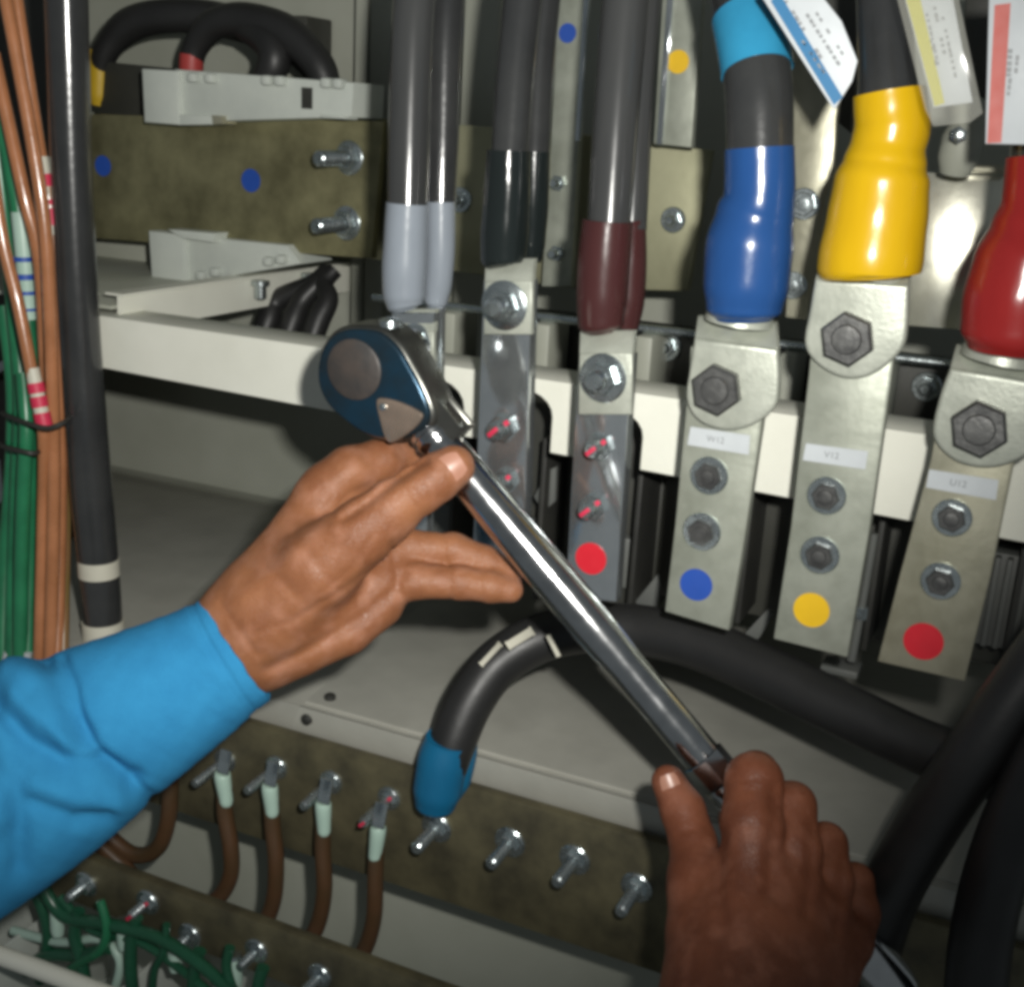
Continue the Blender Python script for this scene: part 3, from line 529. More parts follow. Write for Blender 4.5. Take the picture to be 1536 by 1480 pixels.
def tie(pts, lab):
    o = obj('cable_tie', MB().tpx(pts, 8, 5), 'dark'); tag(o, lab, 'cable tie', 'black cable ties on the control wires')
tie([(4, 620, .72, 4), (18, 626, .683, 4), (45, 636, .668, 4), (72, 642, .668, 4), (95, 634, .675, 4), (106, 624, .70, 4)], 'upper black cable tie round the brown and green wires')
tie([(-6, 664, .72, 4), (8, 670, .684, 4), (30, 676, .672, 4), (52, 680, .676, 4), (62, 674, .70, 4)], 'lower black cable tie round the green wires only')
for (x, y, lab) in ((8, 1000, 'left white wire marker above the sleeve'), (38, 1000, 'right white wire marker above the sleeve')):
    o = obj('wire_marker', MB().tpx([(x+4, y-22, .68, 6), (x, y, .68, 8), (x-3, y+30, .68, 8)], 12), 'paper'); tag(o, lab, 'marker', 'white wire markers by the cuff')
# ================================================================== NEUTRAL BAR, EARTH BAR, LOWER WIRES
YN = .69
xa, xb = V(262, 1215, YN).x-.12, V(1000, 1290, YN).x+.35
zn0, zn1 = CAM.z-.5468, CAM.z-.448
nb = thing('neutral_bar', ((xa+xb)/2, CAM.y+YN, zn1), 'dark tarnished bar with a row of bolts across the lower front', 'busbar', 'lower bars')
obj('bar', MB().box(xa, xb, CAM.y+YN, CAM.y+YN+.009, zn0, zn1, .0012), 'earthbar', nb)
sdir = Vector((-.05, -1, -.10))
for (x, y) in ((338, 1140), (415, 1150), (497, 1172), (584, 1196)): studbolt(nb, x, y, YN, 13, .030, x == 584, direction=sdir)
for (x, y, r) in ((655, 1240, 17), (765, 1262, 17), (862, 1288, 17), (955, 1330, 17), (1060, 1365, 17)): studbolt(nb, x, y, YN, r, .022, direction=sdir)
GW = 'brown wires dropping from the lower bar'
def drop(L, sl, lab, m='brownwire'):
    LL = [(x, y, Y, 12.5) for x, y, Y in L]; t = thing('drop_wire', V(*LL[0][:3]), lab, 'wire', GW)
    obj('insulation', MB().tpx(LL, 14), m, t)
    if sl:
        x0, y0, x1, y1, Y = sl
        obj('lug_sleeve', MB().tpx([(x0, y0, Y, 11), (x0, y0+8, Y, 12.5), (x1, y1-8, Y, 10.5), (x1, y1, Y, 8.5)], 16), 'sleeve_w', t)
        p = V(x0+3, y0-16, Y-.004); obj('lug', MB().obox(p, (Vector((1, 0, 0)), Vector((0, .3, 1)).normalized(), Vector((0, -1, .3)).normalized()), (.010, .018, .002), .0006), 'zinc', t)
drop([(256, 1170, .672), (252, 1230, .670), (236, 1272, .668), (205, 1282, .666), (175, 1265, .664), (135, 1225, .662)], None, 'leftmost brown wire curling up behind the blue cuff')
drop([(338, 1180, .668), (337, 1215, .667), (346, 1270, .665), (345, 1315, .664), (322, 1350, .662), (280, 1356, .660), (225, 1335, .658), (170, 1285, .655), (120, 1240, .652)], (334, 1158, 339, 1206, .666), 'brown wire from the lug sleeve nearest the blue cuff, in a long curl')
drop([(407, 1200, .668), (409, 1240, .667), (414, 1290, .665), (410, 1350, .663), (388, 1395, .662), (340, 1425, .66)], (405, 1176, 408, 1222, .666), 'brown wire from the second pale lug sleeve to the right of the cuff')
drop([(486, 1225, .668), (484, 1270, .667), (486, 1340, .665), (470, 1400, .663), (430, 1440, .66)], (485, 1202, 486, 1250, .666), 'brown wire from the lug sleeve just left of the red marked bolt')
drop([(565, 1262, .668), (563, 1310, .667), (560, 1380, .665), (540, 1435, .663), (500, 1475, .66)], (567, 1238, 563, 1288, .666), 'rightmost brown wire below the red marked bolt')
YE = .615
ze1, ze0 = V(400, 1388, YE).z, V(400, 1465, YE).z
xa, xb = V(40, 1290, YE).x-.1, V(700, 1480, YE).x+.3
eb = thing('earth_bar', ((xa+xb)/2, CAM.y+YE, ze1), 'lower dark bar with green earth wires below it at the bottom left', 'busbar', 'lower bars')
obj('bar', MB().box(xa, xb, CAM.y+YE, CAM.y+YE+.010, ze0, ze1, .0012), 'earthbar', eb)
for i, (x, y) in enumerate(((130, 1325), (222, 1352), (285, 1402), (385, 1425), (480, 1462))): studbolt(eb, x, y, YE, 14, .014, i == 1, direction=sdir)
GG = 'green earth wires below the lower bar'
for L, lab in (([(60, 1322, .60), (95, 1372, .60), (160, 1385, .598), (235, 1405, .596), (300, 1445, .594), (360, 1500, .59)], 'long green wire running along under the lower bar'),
               ([(118, 1365, .602), (112, 1400, .60), (122, 1440, .60), (130, 1490, .60)], 'short green stub under the first bolt'),
               ([(205, 1375, .60), (197, 1410, .598), (196, 1450, .597), (200, 1495, .597)], 'green wire hanging under the red marked bolt'),
               ([(300, 1425, .60), (292, 1455, .598), (288, 1500, .597)], 'green wire hanging under the third bolt'),
               ([(395, 1450, .60), (388, 1475, .598), (386, 1520, .597)], 'green wire hanging under the fourth bolt'),
               ([(165, 1420, .60), (120, 1432, .602), (70, 1432, .605), (40, 1455, .61)], 'green wire lying across the pale tray')):
    t = thing('earth_wire', V(*L[0]), lab, 'wire', GG); obj('insulation', MB().tpx([(a, b, Y, 10) for a, b, Y in L], 14), 'green_dk', t)
for L, r, m, lab in (([(90, 1345, .604), (140, 1395, .602), (210, 1412, .60), (270, 1452, .598), (330, 1500, .596)], 7, 'green_dk', 'thin green wire below the long green one'),
               ([(30, 1300, .606), (60, 1352, .606), (72, 1405, .606), (60, 1470, .607)], 9, 'green_dk', 'green wire dropping beside the cuff at the far left'),
               ([(150, 1350, .596), (160, 1390, .594), (150, 1425, .594), (110, 1450, .598), (80, 1490, .60)], 7, 'green', 'thin green wire bending left under the first bolts'),
               ([(250, 1385, .598), (246, 1425, .596), (232, 1455, .596), (228, 1500, .596)], 6, 'green_dk', 'thin green wire right of the red marked lower bolt'),
               ([(345, 1420, .598), (340, 1450, .596), (352, 1490, .596)], 8, 'green_dk', 'short thin green wire between the third and fourth lower bolts'),
               ([(20, 1395, .61), (90, 1412, .606), (150, 1408, .604), (180, 1440, .602), (170, 1490, .60)], 7, 'sleeve_w', 'thin pale green wire curling over the tray')):
    t = thing('earth_wire', V(*L[0]), lab, 'wire', GG); obj('insulation', MB().tpx([(a, b, Y, r) for a, b, Y in L], 12), m, t)
for (x, y, lab) in ((85, 1378, 'pale cable lug below the first lower bolt'), (185, 1398, 'pale cable lug below the red marked lower bolt'), (262, 1430, 'pale cable lug below the third lower bolt'), (352, 1452, 'pale cable lug below the fourth lower bolt')):
    p = V(x, y, .602); t = thing('wire_fitting', p, lab, 'fitting', 'pale fittings under the lower bar')
    obj('barrel', MB().lathe(p, Vector((.15, -.1, -1)), [(-.008, .0045), (-.002, .0050), (.008, .0055), (.013, .0045)], 14), 'sleeve_w', t)
    obj('collar', MB().lathe(p, Vector((.15, -.1, -1)), [(-.011, .0058), (-.0082, .0058)], 14), 'zinc', t)
t = thing('wire_tray', V(60, 1400, .66), 'pale plastic wire tray with cross walls at the bottom left', 'tray')
zt0 = V(60, 1420, .66).z
obj('floor', MB().box(X0, V(560, 1480, .66).x, CAM.y+.56, CAM.y+.78, zt0-.045, zt0-.042, .001), 'plastic', t)
for i, (x, y) in enumerate(((20, 1340), (75, 1365), (240, 1430), (320, 1470))):
    p = V(x, y, .64); obj('cross_wall', MB().box(p.x, p.x+.003, CAM.y+.575, CAM.y+.70, zt0-.042, p.z, .0008), 'plastic', t)
obj('front_wall', MB().box(X0, V(560, 1480, .66).x, CAM.y+.565, CAM.y+.568, zt0-.042, zt0-.016, .0008), 'plastic', t)
o = obj('front_rail', MB().tpx([(-120, 1392, .55, 14), (0, 1432, .55, 14), (130, 1480, .55, 14), (300, 1545, .55, 14)], 18), 'white'); tag(o, 'rounded beige front rail in the bottom left corner', 'rail')
# ================================================================== LOWER CABLES
c = cable('lower_cable', [(660, 1170, .672, 34), (676, 1120, .675, 36), (705, 1050, .69, 37), (752, 990, .71, 37), (830, 950, .73, 37), (930, 942, .74, 38), (1040, 962, .735, 40), (1140, 1004, .72, 40), (1260, 1062, .70, 41), (1380, 1118, .68, 42), (1500, 1160, .66, 43), (1640, 1200, .65, 43)], 'sheath_dk', 'black cable arching from a blue boot across behind the chrome handle', 'cable', 'black cables low in the cabinet', 24)
obj('end_sleeve', MB().tpx([(672, 1108, .672, 34), (664, 1140, .671, 38), (657, 1180, .67, 37), (653, 1205, .67, 31), (652, 1217, .67, 16)], 26), 'boot_cyan', c)
obj('second_sleeve', MB().tpx([(697, 1085, .688, 18), (692, 1130, .688, 24), (684, 1165, .688, 24), (678, 1190, .688, 16)], 22), 'boot_cyan', c)
for (x0, y0, x1, y1, wd_) in ((722, 996, 750, 966, 8), (762, 968, 798, 946, 13), (822, 952, 838, 984, 7)):
    Y_ = .688; a, b = V(x0, y0, Y_), V(x1, y1, Y_); ex = (b-a).normalized(); ey = (-BK).cross(ex)
    obj('cable_mark', MB().obox((a+b)/2, (ex, ey, BK), ((b-a).length, px_r(a, wd_), .0016), .0004), 'tape_w', c)
gk = 'black cables low in the cabinet'
cable('lower_cable', [(1640, 880, .64, 44), (1560, 990, .63, 45), (1470, 1120, .62, 46), (1390, 1240, .62, 46), (1330, 1350, .62, 44), (1290, 1480, .63, 44)], 'sheath_dk', 'black cable slanting down from the right edge to the bottom', 'cable', gk, 24)
cable('lower_cable', [(1640, 1020, .62, 46), (1560, 1150, .61, 46), (1500, 1290, .60, 46), (1470, 1420, .60, 46), (1460, 1560, .60, 46)], 'sheath_dk', 'rightmost black cable in the bottom right corner', 'cable', gk, 24)
# ================================================================== TORQUE WRENCH
A0 = T(640, 640, .693); A1 = T(1310, 1442, .667); AXW = (A1-A0).normalized()
nW = -BK; nW = (nW-AXW*nW.dot(AXW)).normalized(); sW = nW.cross(AXW)
def onW(px, py): return PL(px, py, A0, nW)
def hW(px, py): return (onW(px, py)-A0).dot(AXW)
WR = thing('torque_wrench', A0, 'chrome torque wrench with a dark blue ratchet head held across the picture', 'wrench')
pr = []
for (x, y, r) in ((634, 632, 20), (636, 634, 26), (641, 640, 28), (642, 641, 31), (646, 646, 31.5), (647, 648, 29), (651, 653, 29), (652, 654, 31.5), (656, 658, 31.5), (658, 661, 30), (664, 668, 30), (667, 672, 31.5), (700, 712, 32), (815, 850, 33), (890, 938, 33), (915, 968, 31.5), (938, 996, 29), (962, 1024, 29), (1050, 1128, 29.5), (1054, 1133, 29.5)):
    p = onW(x, y); pr.append((hW(x, y), px_r(A0+AXW*hW(x, y), r)))
obj('tube', MB().lathe(A0, AXW, pr, 48), 'chrome', WR)
pr = [(hW(x, y), px_r(A0+AXW*hW(x, y), r)) for (x, y, r) in ((1054, 1133, 27), (1055, 1134, 33), (1056, 1135, 34), (1084, 1165, 34), (1086, 1168, 33), (1087, 1169, 28))]
obj('ferrule', MB().lathe(A0, AXW, pr, 8, .3), 'chrome', WR, smooth=False)
pr = [(hW(1087, 1169), px_r(A0, 29))]; h0, h1 = hW(1090, 1172), hW(1288, 1410)
for i in range(60): h = h0+(h1-h0)*i/59; pr.append((h, px_r(A0, 31+(1.1 if i % 2 else -.6))))
pr += [(hW(1290, 1413), px_r(A0, 34)), (hW(1318, 1447), px_r(A0, 36)), (hW(1340, 1474), px_r(A0, 36)), (hW(1352, 1488), px_r(A0, 33)), (hW(1356, 1492), px_r(A0, 20))]
obj('grip', MB().lathe(A0, AXW, pr, 32), 'chrome', WR)
# ratchet head
nH = (nW+sW*0.0).normalized(); H0 = T(555, 565, .690)
def onH(px, py, d=0): return PL(px, py, H0, nH)+nH*d
HO = [(543, 487), (575, 492), (603, 515), (622, 545), (642, 582), (655, 618), (648, 646), (622, 658), (594, 662), (558, 657), (522, 634), (492, 606), (477, 571), (478, 534), (495, 502), (516, 489)]
ctr = onH(560, 572)
def scale_o(k, d): return [ctr+(onH(x, y)-ctr)*k+nH*d for x, y in HO]
obj('head_body', MB().prism(cat_([q for q in scale_o(1.0, .002)], 4), -nH*.024, .0045, 4), 'headring', WR)
hp = obj('head_plate', MB().prism(cat_(scale_o(.93, .0045), 4), -nH*.004, .002, 3), 'headblue', WR)
obj('centre_cap', MB().lathe(onH(538, 552, .004), nH, [(0, px_r(H0, 46)), (.0015, px_r(H0, 46)), (.0024, px_r(H0, 42)), (.0024, px_r(H0, 6))], 40), 'brown_disc', WR)
yk = cat_([onH(x, y, .0062) for x, y in ((572, 600), (580, 594), (606, 600), (632, 612), (641, 622), (628, 640), (598, 660), (586, 655), (578, 630))], 4)
obj('pivot_plate', MB().prism(yk, -nH*.004, .0012, 2), 'copper_plate', WR)
obj('rivet', MB().lathe(onH(583, 607, .006), nH, [(0, .0024), (.0012, .0022), (.0018, .001)], 14), 'zinc', WR)
obj('neck', MB().obox(onH(640, 632, -.010), (AXW, sW, nW), (.030, .020, .016), .003), 'headring', WR)
obj('release_button', MB().lathe(onH(575, 492, -.008), (onH(575, 460)-onH(575, 492)).normalized(), [(0, .007), (.0035, .0065), (.0045, .004)], 16), 'zinc', WR)
obj('socket', MB().lathe(onH(545, 548, -.02), -nH, [(0, .011), (.012, .011), (.013, .014), (.034, .014)], 24), 'chrome', WR)
# ================================================================== PERSON: two hands and the blue sleeve
def surface_nets(F, o, h):
    s = F < 0; nx, ny, nz = F.shape
    cnt = np.zeros((nx-1, ny-1, nz-1), np.int8)
    for a in (0, 1):
        for b in (0, 1):
            for c_ in (0, 1): cnt += s[a:nx-1+a, b:ny-1+b, c_:nz-1+c_]
    act = (cnt > 0) & (cnt < 8); idx = -np.ones(act.shape, np.int64); cells = np.argwhere(act); idx[act] = np.arange(len(cells))
    pos = np.zeros((len(cells), 3)); n = np.zeros(len(cells)); cs = [(a, b, c_) for a in (0, 1) for b in (0, 1) for c_ in (0, 1)]
    for p in cs:
        for ax in range(3):
            if p[ax]: continue
            q = list(p); q[ax] = 1
            f0 = F[cells[:, 0]+p[0], cells[:, 1]+p[1], cells[:, 2]+p[2]]; f1 = F[cells[:, 0]+q[0], cells[:, 1]+q[1], cells[:, 2]+q[2]]
            k = (f0 < 0) != (f1 < 0); t_ = np.where(k, f0/np.where(k, f0-f1, 1), 0)
            pp = np.repeat(np.array([p], float), len(cells), 0); pp[:, ax] += t_; pos[k] += pp[k]; n[k] += 1
    pos = (pos/n[:, None]+cells)*h+o; fs = []
    for ax in range(3):
        a1, a2 = (ax+1) % 3, (ax+2) % 3
        sl0 = [slice(1, -1)]*3; sl1 = [slice(1, -1)]*3; sl0[ax] = slice(0, -1); sl1[ax] = slice(1, None)
        ch = s[tuple(sl0)] != s[tuple(sl1)]; g_ = np.argwhere(ch); g_ = g_+np.array([0 if i == ax else 1 for i in range(3)])
        ins = s[g_[:, 0], g_[:, 1], g_[:, 2]]; q = []
        for d1, d2 in ((0, 0), (-1, 0), (-1, -1), (0, -1)):
            c_ = g_.copy(); c_[:, a1] += d1; c_[:, a2] += d2; q.append(idx[c_[:, 0], c_[:, 1], c_[:, 2]])
        q = np.stack(q, 1); q[~ins] = q[~ins][:, ::-1]; fs.append(q)
    return pos, np.concatenate(fs)
def cone_d(P, a, b, ra, rb):
    ba = b-a; L2 = (ba*ba).sum(); t_ = np.clip(((P-a)@ba)/L2, 0, 1); return np.linalg.norm(P-a-t_[:, None]*ba, axis=1)-(ra+(rb-ra)*t_)
def smin(a, b, k): h = np.clip(.5+.5*(b-a)/k, 0, 1); return b*(1-h)+a*h-k*h*(1-h)
def hand(chains, grooves, h=.0013):
    # chains: (blend, [(px,py,t,r), ...]); grooves: (depth, width, [(px,py,t), ...])
    C = [(k, [(np.array(T(a, b, t_)), r) for a, b, t_, r in L]) for k, L in chains]
    al = np.array([p for k, L in C for p, r in L]); lo = al.min(0)-.04; hi = al.max(0)+.04
    n = np.ceil((hi-lo)/h).astype(int); g_ = [lo[i]+h*np.arange(n[i]) for i in range(3)]
    P = np.stack(np.meshgrid(*g_, indexing='ij'), -1).reshape(-1, 3); D = np.full(len(P), 1.0)
    for k, L in C:
        d = np.full(len(P), 1.0)
        for (p, ra), (q, rb) in zip(L[:-1], L[1:]): d = smin(d, cone_d(P, p, q, ra, rb), .003)
        D = smin(D, d, k)
    near = np.abs(D) < .012; Q = P[near]; add = np.zeros(len(Q))
    rel = Q-np.array(CAM); QT = rel@np.array(w(Vector((0, 0, 1)))); QX = 768+FP*(rel@np.array(r_))/QT; QY = 740+FP*(rel@np.array(-u_))/QT
    for dep, wd_, L in grooves:
        dd = np.full(len(Q), 1e6)
        for (x0, y0, t0), (x1, y1, t1_) in zip(L[:-1], L[1:]):
            dx, dy = x1-x0, y1-y0; f_ = np.clip(((QX-x0)*dx+(QY-y0)*dy)/(dx*dx+dy*dy), 0, 1)
            dd = np.minimum(dd, np.where(QT < t0+(t1_-t0)*f_+.022, np.hypot(QX-x0-f_*dx, QY-y0-f_*dy), 1e6))
        add = add+dep*np.exp(-(dd*QT/FP/wd_)**2)
    D[near] += add
    vs, fs = surface_nets(D.reshape(n), lo, h)
    # relax
    e = np.concatenate([fs[:, [0, 1]], fs[:, [1, 2]], fs[:, [2, 3]], fs[:, [3, 0]]]); e = np.concatenate([e, e[:, ::-1]])
    for it in range(3):
        sm = np.zeros_like(vs); c_ = np.zeros(len(vs)); np.add.at(sm, e[:, 0], vs[e[:, 1]]); np.add.at(c_, e[:, 0], 1); vs = vs*.5+.5*sm/np.maximum(c_, 1)[:, None]
    mb = MB(); mb.v = [Vector(x) for x in vs.tolist()]; mb.f = [tuple(f) for f in fs.tolist()]; return mb
def nail(parent, px, py, t_, ax_px, L, Wd, tilt=None):
    c_ = T(px, py, t_); ex = (T(*ax_px)-c_).normalized(); nn = ((tilt or (CAM-c_))).normalized(); nn = (nn-ex*nn.dot(ex)).normalized(); ey = nn.cross(ex)
    mb = MB(); nu, nv = 11, 11; vs = []; fs = []
    for lay in (0, 1):
        for i in range(nu):
            for j in range(nv):
                u = i/(nu-1)*2-1; v = j/(nv-1)*2-1; sx = u*L/2; wv = Wd/2*(1-.25*max(0, -u)**3-.30*max(0, u)**3); sy = v*wv
                z = -(sy*sy)/(Wd*1.75)-(sx*sx)*9 - lay*.0014
                vs.append(c_+ex*sx+ey*sy+nn*z)
    o_ = nu*nv
    for i in range(nu-1):
        for j in range(nv-1):
            a = i*nv+j; fs.append((a, a+1, a+nv+1, a+nv)); fs.append((o_+a, o_+a+nv, o_+a+nv+1, o_+a+1))
    for i in range(nu-1):
        for j in (0, nv-1): a = i*nv+j; fs.append((a, a+nv, o_+a+nv, o_+a))
    for j in range(nv-1):
        for i in (0, nu-1): a = i*nv+j; fs.append((a, a+1, o_+a+1, o_+a))
    obj('nail', mb.add(vs, fs), 'nail', parent)
PR = thing('person', T(200, 1100, .70), 'two bare brown hands and a bright blue sleeve working the wrench', 'person')
lh = hand([
    (.014, [(180, 1090, .695, .030), (300, 1000, .70, .028), (362, 952, .702, .0275), (400, 915, .702, .029)]),
    (.014, [(375, 925, .700, .025), (430, 850, .702, .023), (480, 760, .708, .0175), (492, 735, .710, .0155)]),        # index side
    (.014, [(385, 940, .708, .025), (455, 870, .716, .025), (530, 800, .725, .020)]),
    (.012, [(395, 970, .706, .022), (470, 930, .708, .021), (545, 880, .714, .020), (572, 850, .716, .017)]),
    (.010, [(390, 1000, .706, .0125), (450, 975, .704, .0135), (520, 945, .704, .0140), (568, 905, .708, .0145)]),      # heel of the hand
    (.014, [(415, 915, .690, .022), (480, 850, .680, .0225), (540, 800, .674, .0195), (580, 772, .672, .0160)]),        # ball of the thumb
    (.006, [(560, 782, .671, .0150), (592, 758, .670, .0145), (628, 734, .669, .0138), (655, 716, .670, .0134), (680, 700, .672, .0120)]),
    (.006, [(488, 742, .708, .0162), (525, 708, .710, .0150), (572, 692, .719, .0132), (602, 686, .730, .0118), (640, 694, .740, .0100)]),  # index
    (.005, [(535, 780, .728, .014), (600, 735, .745, .0115), (650, 712, .745, .010), (692, 716, .735, .009)]),          # middle
    (.006, [(572, 838, .716, .0150), (615, 822, .718, .0108), (680, 824, .720, .0097), (730, 842, .720, .0088), (765, 862, .718, .0078)]),
    (.0045, [(572, 876, .708, .0145), (625, 871, .707, .0104), (690, 874, .708, .0096), (735, 880, .709, .0090), (766, 885, .710, .0074)]),
], [(.0020, .0032, [(602, 862, .694), (590, 885, .692), (540, 928, .690), (470, 970, .690), (400, 1004, .692)]),
    (.0014, .0018, [(588, 815, .70), (592, 850, .696), (600, 890, .694)]),
    (.0026, .0024, [(515, 778, .690), (550, 756, .680), (590, 724, .670), (640, 692, .668)]),
    (.0009, .0012, [(608, 712, .655), (634, 752, .655)]), (.0010, .0012, [(619, 706, .655), (645, 746, .655)]), (.0007, .0012, [(600, 718, .655), (622, 758, .655)]),
    (.0010, .0018, [(575, 838, .695), (520, 880, .690), (440, 930, .685), (380, 950, .69)]), (.0007, .0015, [(560, 800, .69), (530, 850, .68), (480, 890, .68)]),
    (.0012, .0022, [(498, 768, .695), (522, 742, .700), (552, 728, .706)]), (.0008, .0014, [(478, 775, .70), (500, 748, .70)]),
    (.0009, .0012, [(664, 796, .715), (668, 842, .715)]), (.0009, .0012, [(674, 850, .705), (676, 898, .705)]), (.0007, .0012, [(722, 858, .705), (722, 900, .705)]), (.0006, .0012, [(630, 850, .705), (633, 895, .705)]),
    (.0008, .003, [(440, 800, .69), (470, 840, .682), (500, 880, .675)]), (.0007, .003, [(400, 850, .69), (440, 890, .685)]),
    (.0009, .0016, [(330, 905, .70), (385, 980, .70)]), (-.0009, .005, [(470, 800, .69), (420, 850, .69), (360, 900, .69)]), (-.0012, .006, [(510, 715, .70), (540, 700, .70)]),
])
lo_ = obj('hand', lh, 'skin', PR, angle=180)
nail(lo_, 672, 704, .6583, (708, 681, .6600), .0185, .0155)
rh = hand([
    (.016, [(1080, 1720, .545, .035), (1105, 1560, .575, .034), (1115, 1500, .59, .034)]),
    (.014, [(1085, 1510, .585, .028), (1110, 1400, .600, .022), (1125, 1310, .615, .0165)]),
    (.014, [(1130, 1510, .585, .028), (1165, 1410, .602, .020), (1185, 1335, .617, .0155)]),
    (.012, [(1150, 1520, .590, .026), (1205, 1430, .608, .018), (1235, 1372, .622, .014)]),
    (.012, [(1170, 1530, .597, .024), (1238, 1455, .616, .0165), (1272, 1410, .630, .013)]),
    (.0035, [(1122, 1325, .616, .0172), (1128, 1240, .622, .0160), (1131, 1172, .636, .0150), (1134, 1160, .660, .0120), (1122, 1190, .694, .0105), (1100, 1225, .702, .009)]),
    (.0035, [(1182, 1345, .618, .0155), (1192, 1275, .628, .0140), (1188, 1208, .644, .0125), (1186, 1208, .672, .0105), (1160, 1240, .702, .0095)]),
    (.0030, [(1232, 1378, .624, .014), (1243, 1320, .634, .0128), (1238, 1266, .650, .0115), (1234, 1266, .678, .010), (1205, 1295, .705, .009)]),
    (.0030, [(1270, 1415, .632, .013), (1286, 1368, .642, .0115), (1282, 1322, .656, .0100), (1276, 1322, .682, .009), (1250, 1345, .705, .008)]),
    (.012, [(1075, 1500, .590, .024), (1055, 1400, .612, .0185), (1046, 1320, .630, .0150)]),
    (.006, [(1048, 1330, .628, .0150), (1042, 1270, .642, .0128), (1024, 1215, .654, .0118), (1002, 1172, .662, .0092)]),
], [(.0022, .0035, [(1160, 1180, .62), (1158, 1260, .61), (1152, 1340, .60)]), (.0018, .003, [(1216, 1235, .63), (1216, 1300, .62), (1208, 1370, .61)]), (.0015, .003, [(1262, 1292, .64), (1262, 1345, .63), (1252, 1400, .62)]),
    (.0006, .0012, [(1100, 1238, .61), (1150, 1236, .61)]), (.0006, .0012, [(1100, 1170, .625), (1150, 1168, .622)]), (.0006, .0012, [(1102, 1186, .622), (1150, 1184, .62)]),
    (.0008, .0014, [(1018, 1250, .645), (1058, 1238, .645)]), (.0016, .003, [(1085, 1250, .64), (1080, 1330, .625), (1085, 1400, .61)])])
ro_ = obj('hand', rh, 'skin_shade', PR, angle=180)
nail(ro_, 1007, 1180, .6505, (996, 1150, .653), .014, .0105)
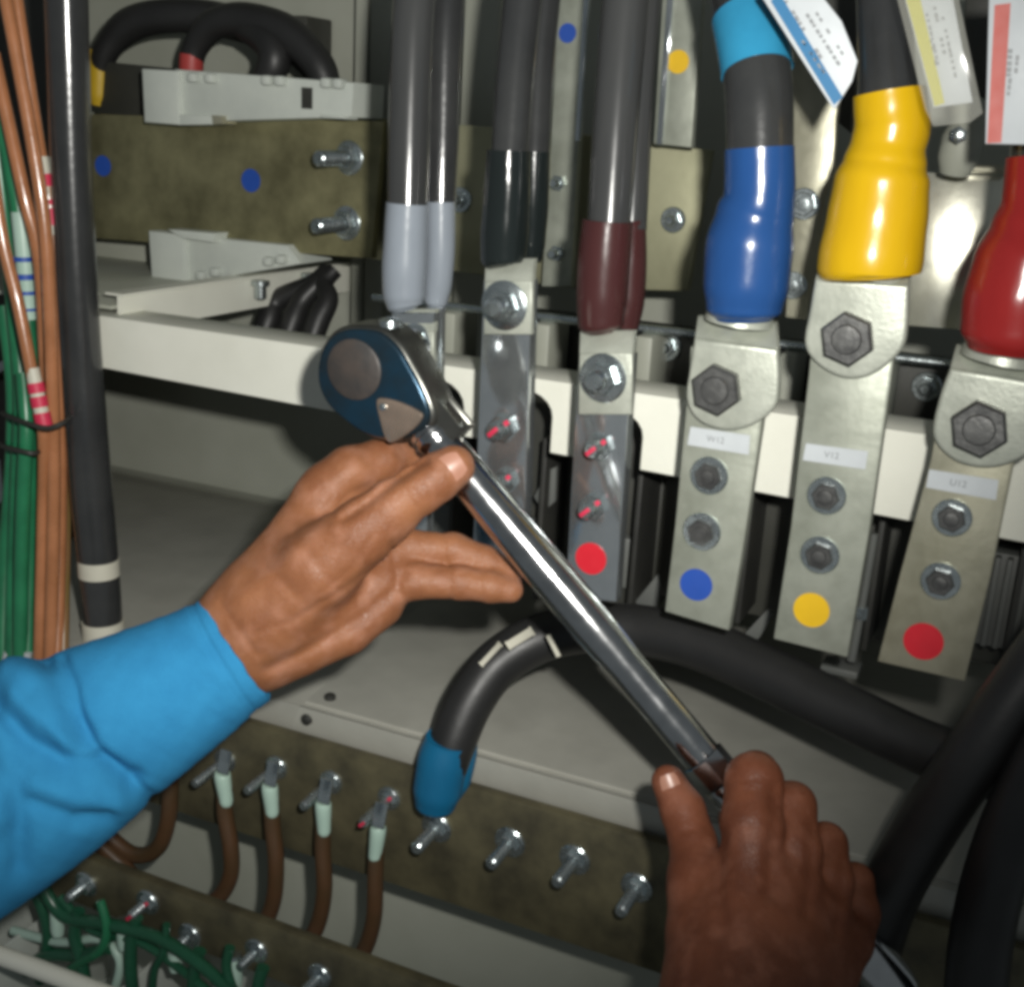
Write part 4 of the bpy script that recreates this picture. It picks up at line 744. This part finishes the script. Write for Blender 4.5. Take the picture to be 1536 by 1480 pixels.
# sleeve
def sleeve():
    S = [(372, 964, 82, .701), (366, 968, 88, .701), (357, 973, 90.5, .70), (330, 990, 95, .70), (300, 1010, 101, .70), (230, 1050, 116, .696), (170, 1082, 128, .692), (135, 1102, 139, .69), (90, 1125, 152, .686), (30, 1160, 163, .681), (-60, 1210, 174, .675), (-160, 1265, 184, .668), (-300, 1345, 192, .66)]
    S = S[2:]
    nseg = 128; nlen = 130; ks = np.linspace(0, len(S)-1, nlen); A = np.array(S, float)
    def ip(c): return np.interp(ks, np.arange(len(S)), A[:, c])
    cx, cy, rr, tt = ip(0), ip(1), ip(2), ip(3)
    kk = np.ones(9)/9
    def smo(a): p = np.concatenate([np.repeat(a[:1], 4), a, np.repeat(a[-1:], 4)]); return np.convolve(p, kk, 'valid')
    rr, cx, cy = smo(rr), smo(cx), smo(cy)
    ctr = [T(a, b, c_) for a, b, c_ in zip(cx, cy, tt)]
    ax = (ctr[-1]-ctr[0]).normalized(); up = T(300, 900, .70)-T(408, 1046, .70)
    folds = [(.0026, 9, [(92, 984), (112, 1030), (122, 1082), (152, 1135), (192, 1176), (236, 1200)]),
             (.0058, 17, [(-20, 1045), (40, 1108), (92, 1136), (150, 1142), (200, 1172)]),
             (.0055, 16, [(60, 978), (95, 1040), (118, 1092), (125, 1112)]),
             (.0045, 18, [(-20, 1140), (20, 1180), (28, 1240), (30, 1300)]),
             (.0050, 22, [(-60, 1075), (0, 1120), (40, 1146), (100, 1165)]),
             (.0030, 14, [(50, 1205), (110, 1230), (160, 1220)]), (-.0045, 24, [(30, 1050), (80, 1090), (120, 1130)]), (-.0050, 26, [(20, 1010), (70, 1020), (100, 1060)]),
             (-.0045, 26, [(60, 1165), (120, 1185), (170, 1200)]), (-.004, 24, [(-10, 1090), (10, 1150), (0, 1220)])]
    vs = []; N_ = 0
    for i in range(nlen):
        c_ = ctr[i]; view = (c_-CAM).normalized()
        rd = (up-up.dot(ax)*ax*.75).normalized() if i < 12 else (up-up.dot(ax)*ax).normalized()
        f = min(1, i/12.); rd = ((up-up.dot(ax)*ax*(.45+.55*f))).normalized()
        fr = (-view); fr = (fr-rd*fr.dot(rd)-ax*fr.dot(ax)*.9).normalized(); R = rr[i]*tt[i]/FP
        for j in range(nseg):
            a = 2*math.pi*j/nseg; q = c_+rd*math.cos(a)*R+fr*math.sin(a)*R*(.96-.12*min(1, i/60))
            nrm = (rd*math.cos(a)+fr*math.sin(a)); dsp = 0.
            if math.sin(a) > -.35:
                x, y = pix(q); wgt = min(1, (math.sin(a)+.35)/.6)
                for dep, wd_, L in folds:
                    dep = dep*1.3
                    best = 1e9
                    for (x0, y0), (x1, y1) in zip(L[:-1], L[1:]):
                        dx, dy = x1-x0, y1-y0; s_ = max(0, min(1, ((x-x0)*dx+(y-y0)*dy)/(dx*dx+dy*dy))); best = min(best, math.hypot(x-x0-s_*dx, y-y0-s_*dy))
                    dsp -= dep*wgt*math.exp(-(best/wd_)**2)
            else:
                dsp += .003*math.sin(i*.21+3*a)*min(1, i/40)
            x_, y_, z_ = q*1.0
            dsp += .00016*(math.sin(x_*310+y_*170)*math.sin(z_*290-x_*90)+.6*math.sin(z_*610+y_*420+x_*300))*min(1, (i+3)/25)
            hem = .0009*math.exp(-((i-9)/1.6)**2)+.0006*math.exp(-((i-12)/1.4)**2)
            vs.append(q+nrm*(dsp-hem)+ax*(.0004*math.sin(j*.31)+.00025*math.sin(j*.77+1))*max(0, 1-i/10))
    fs = []
    for i in range(nlen-1):
        for j in range(nseg): a, b = i*nseg+j, i*nseg+(j+1) % nseg; fs.append((a, b, b+nseg, a+nseg))
    # hem: turn the opening inward
    o_ = len(vs)
    for (k, dr, da) in ((0, .0012, -.0012), (0, .0034, .0004), (0, .0036, .03)):
        for j in range(nseg): q = vs[j]; d = (ctr[0]-q); d = (d-ax*d.dot(ax)).normalized(); vs.append(q+d*dr+ax*da)
    rings_ = [list(range(nseg))]+[list(range(o_+k*nseg, o_+(k+1)*nseg)) for k in range(3)]
    for A_, B_ in zip(rings_[:-1], rings_[1:]):
        for j in range(nseg): fs.append((A_[j], B_[j], B_[(j+1) % nseg], A_[(j+1) % nseg]))
    return MB().add(vs, fs)
obj('sleeve', sleeve(), 'cloth', PR, angle=180)
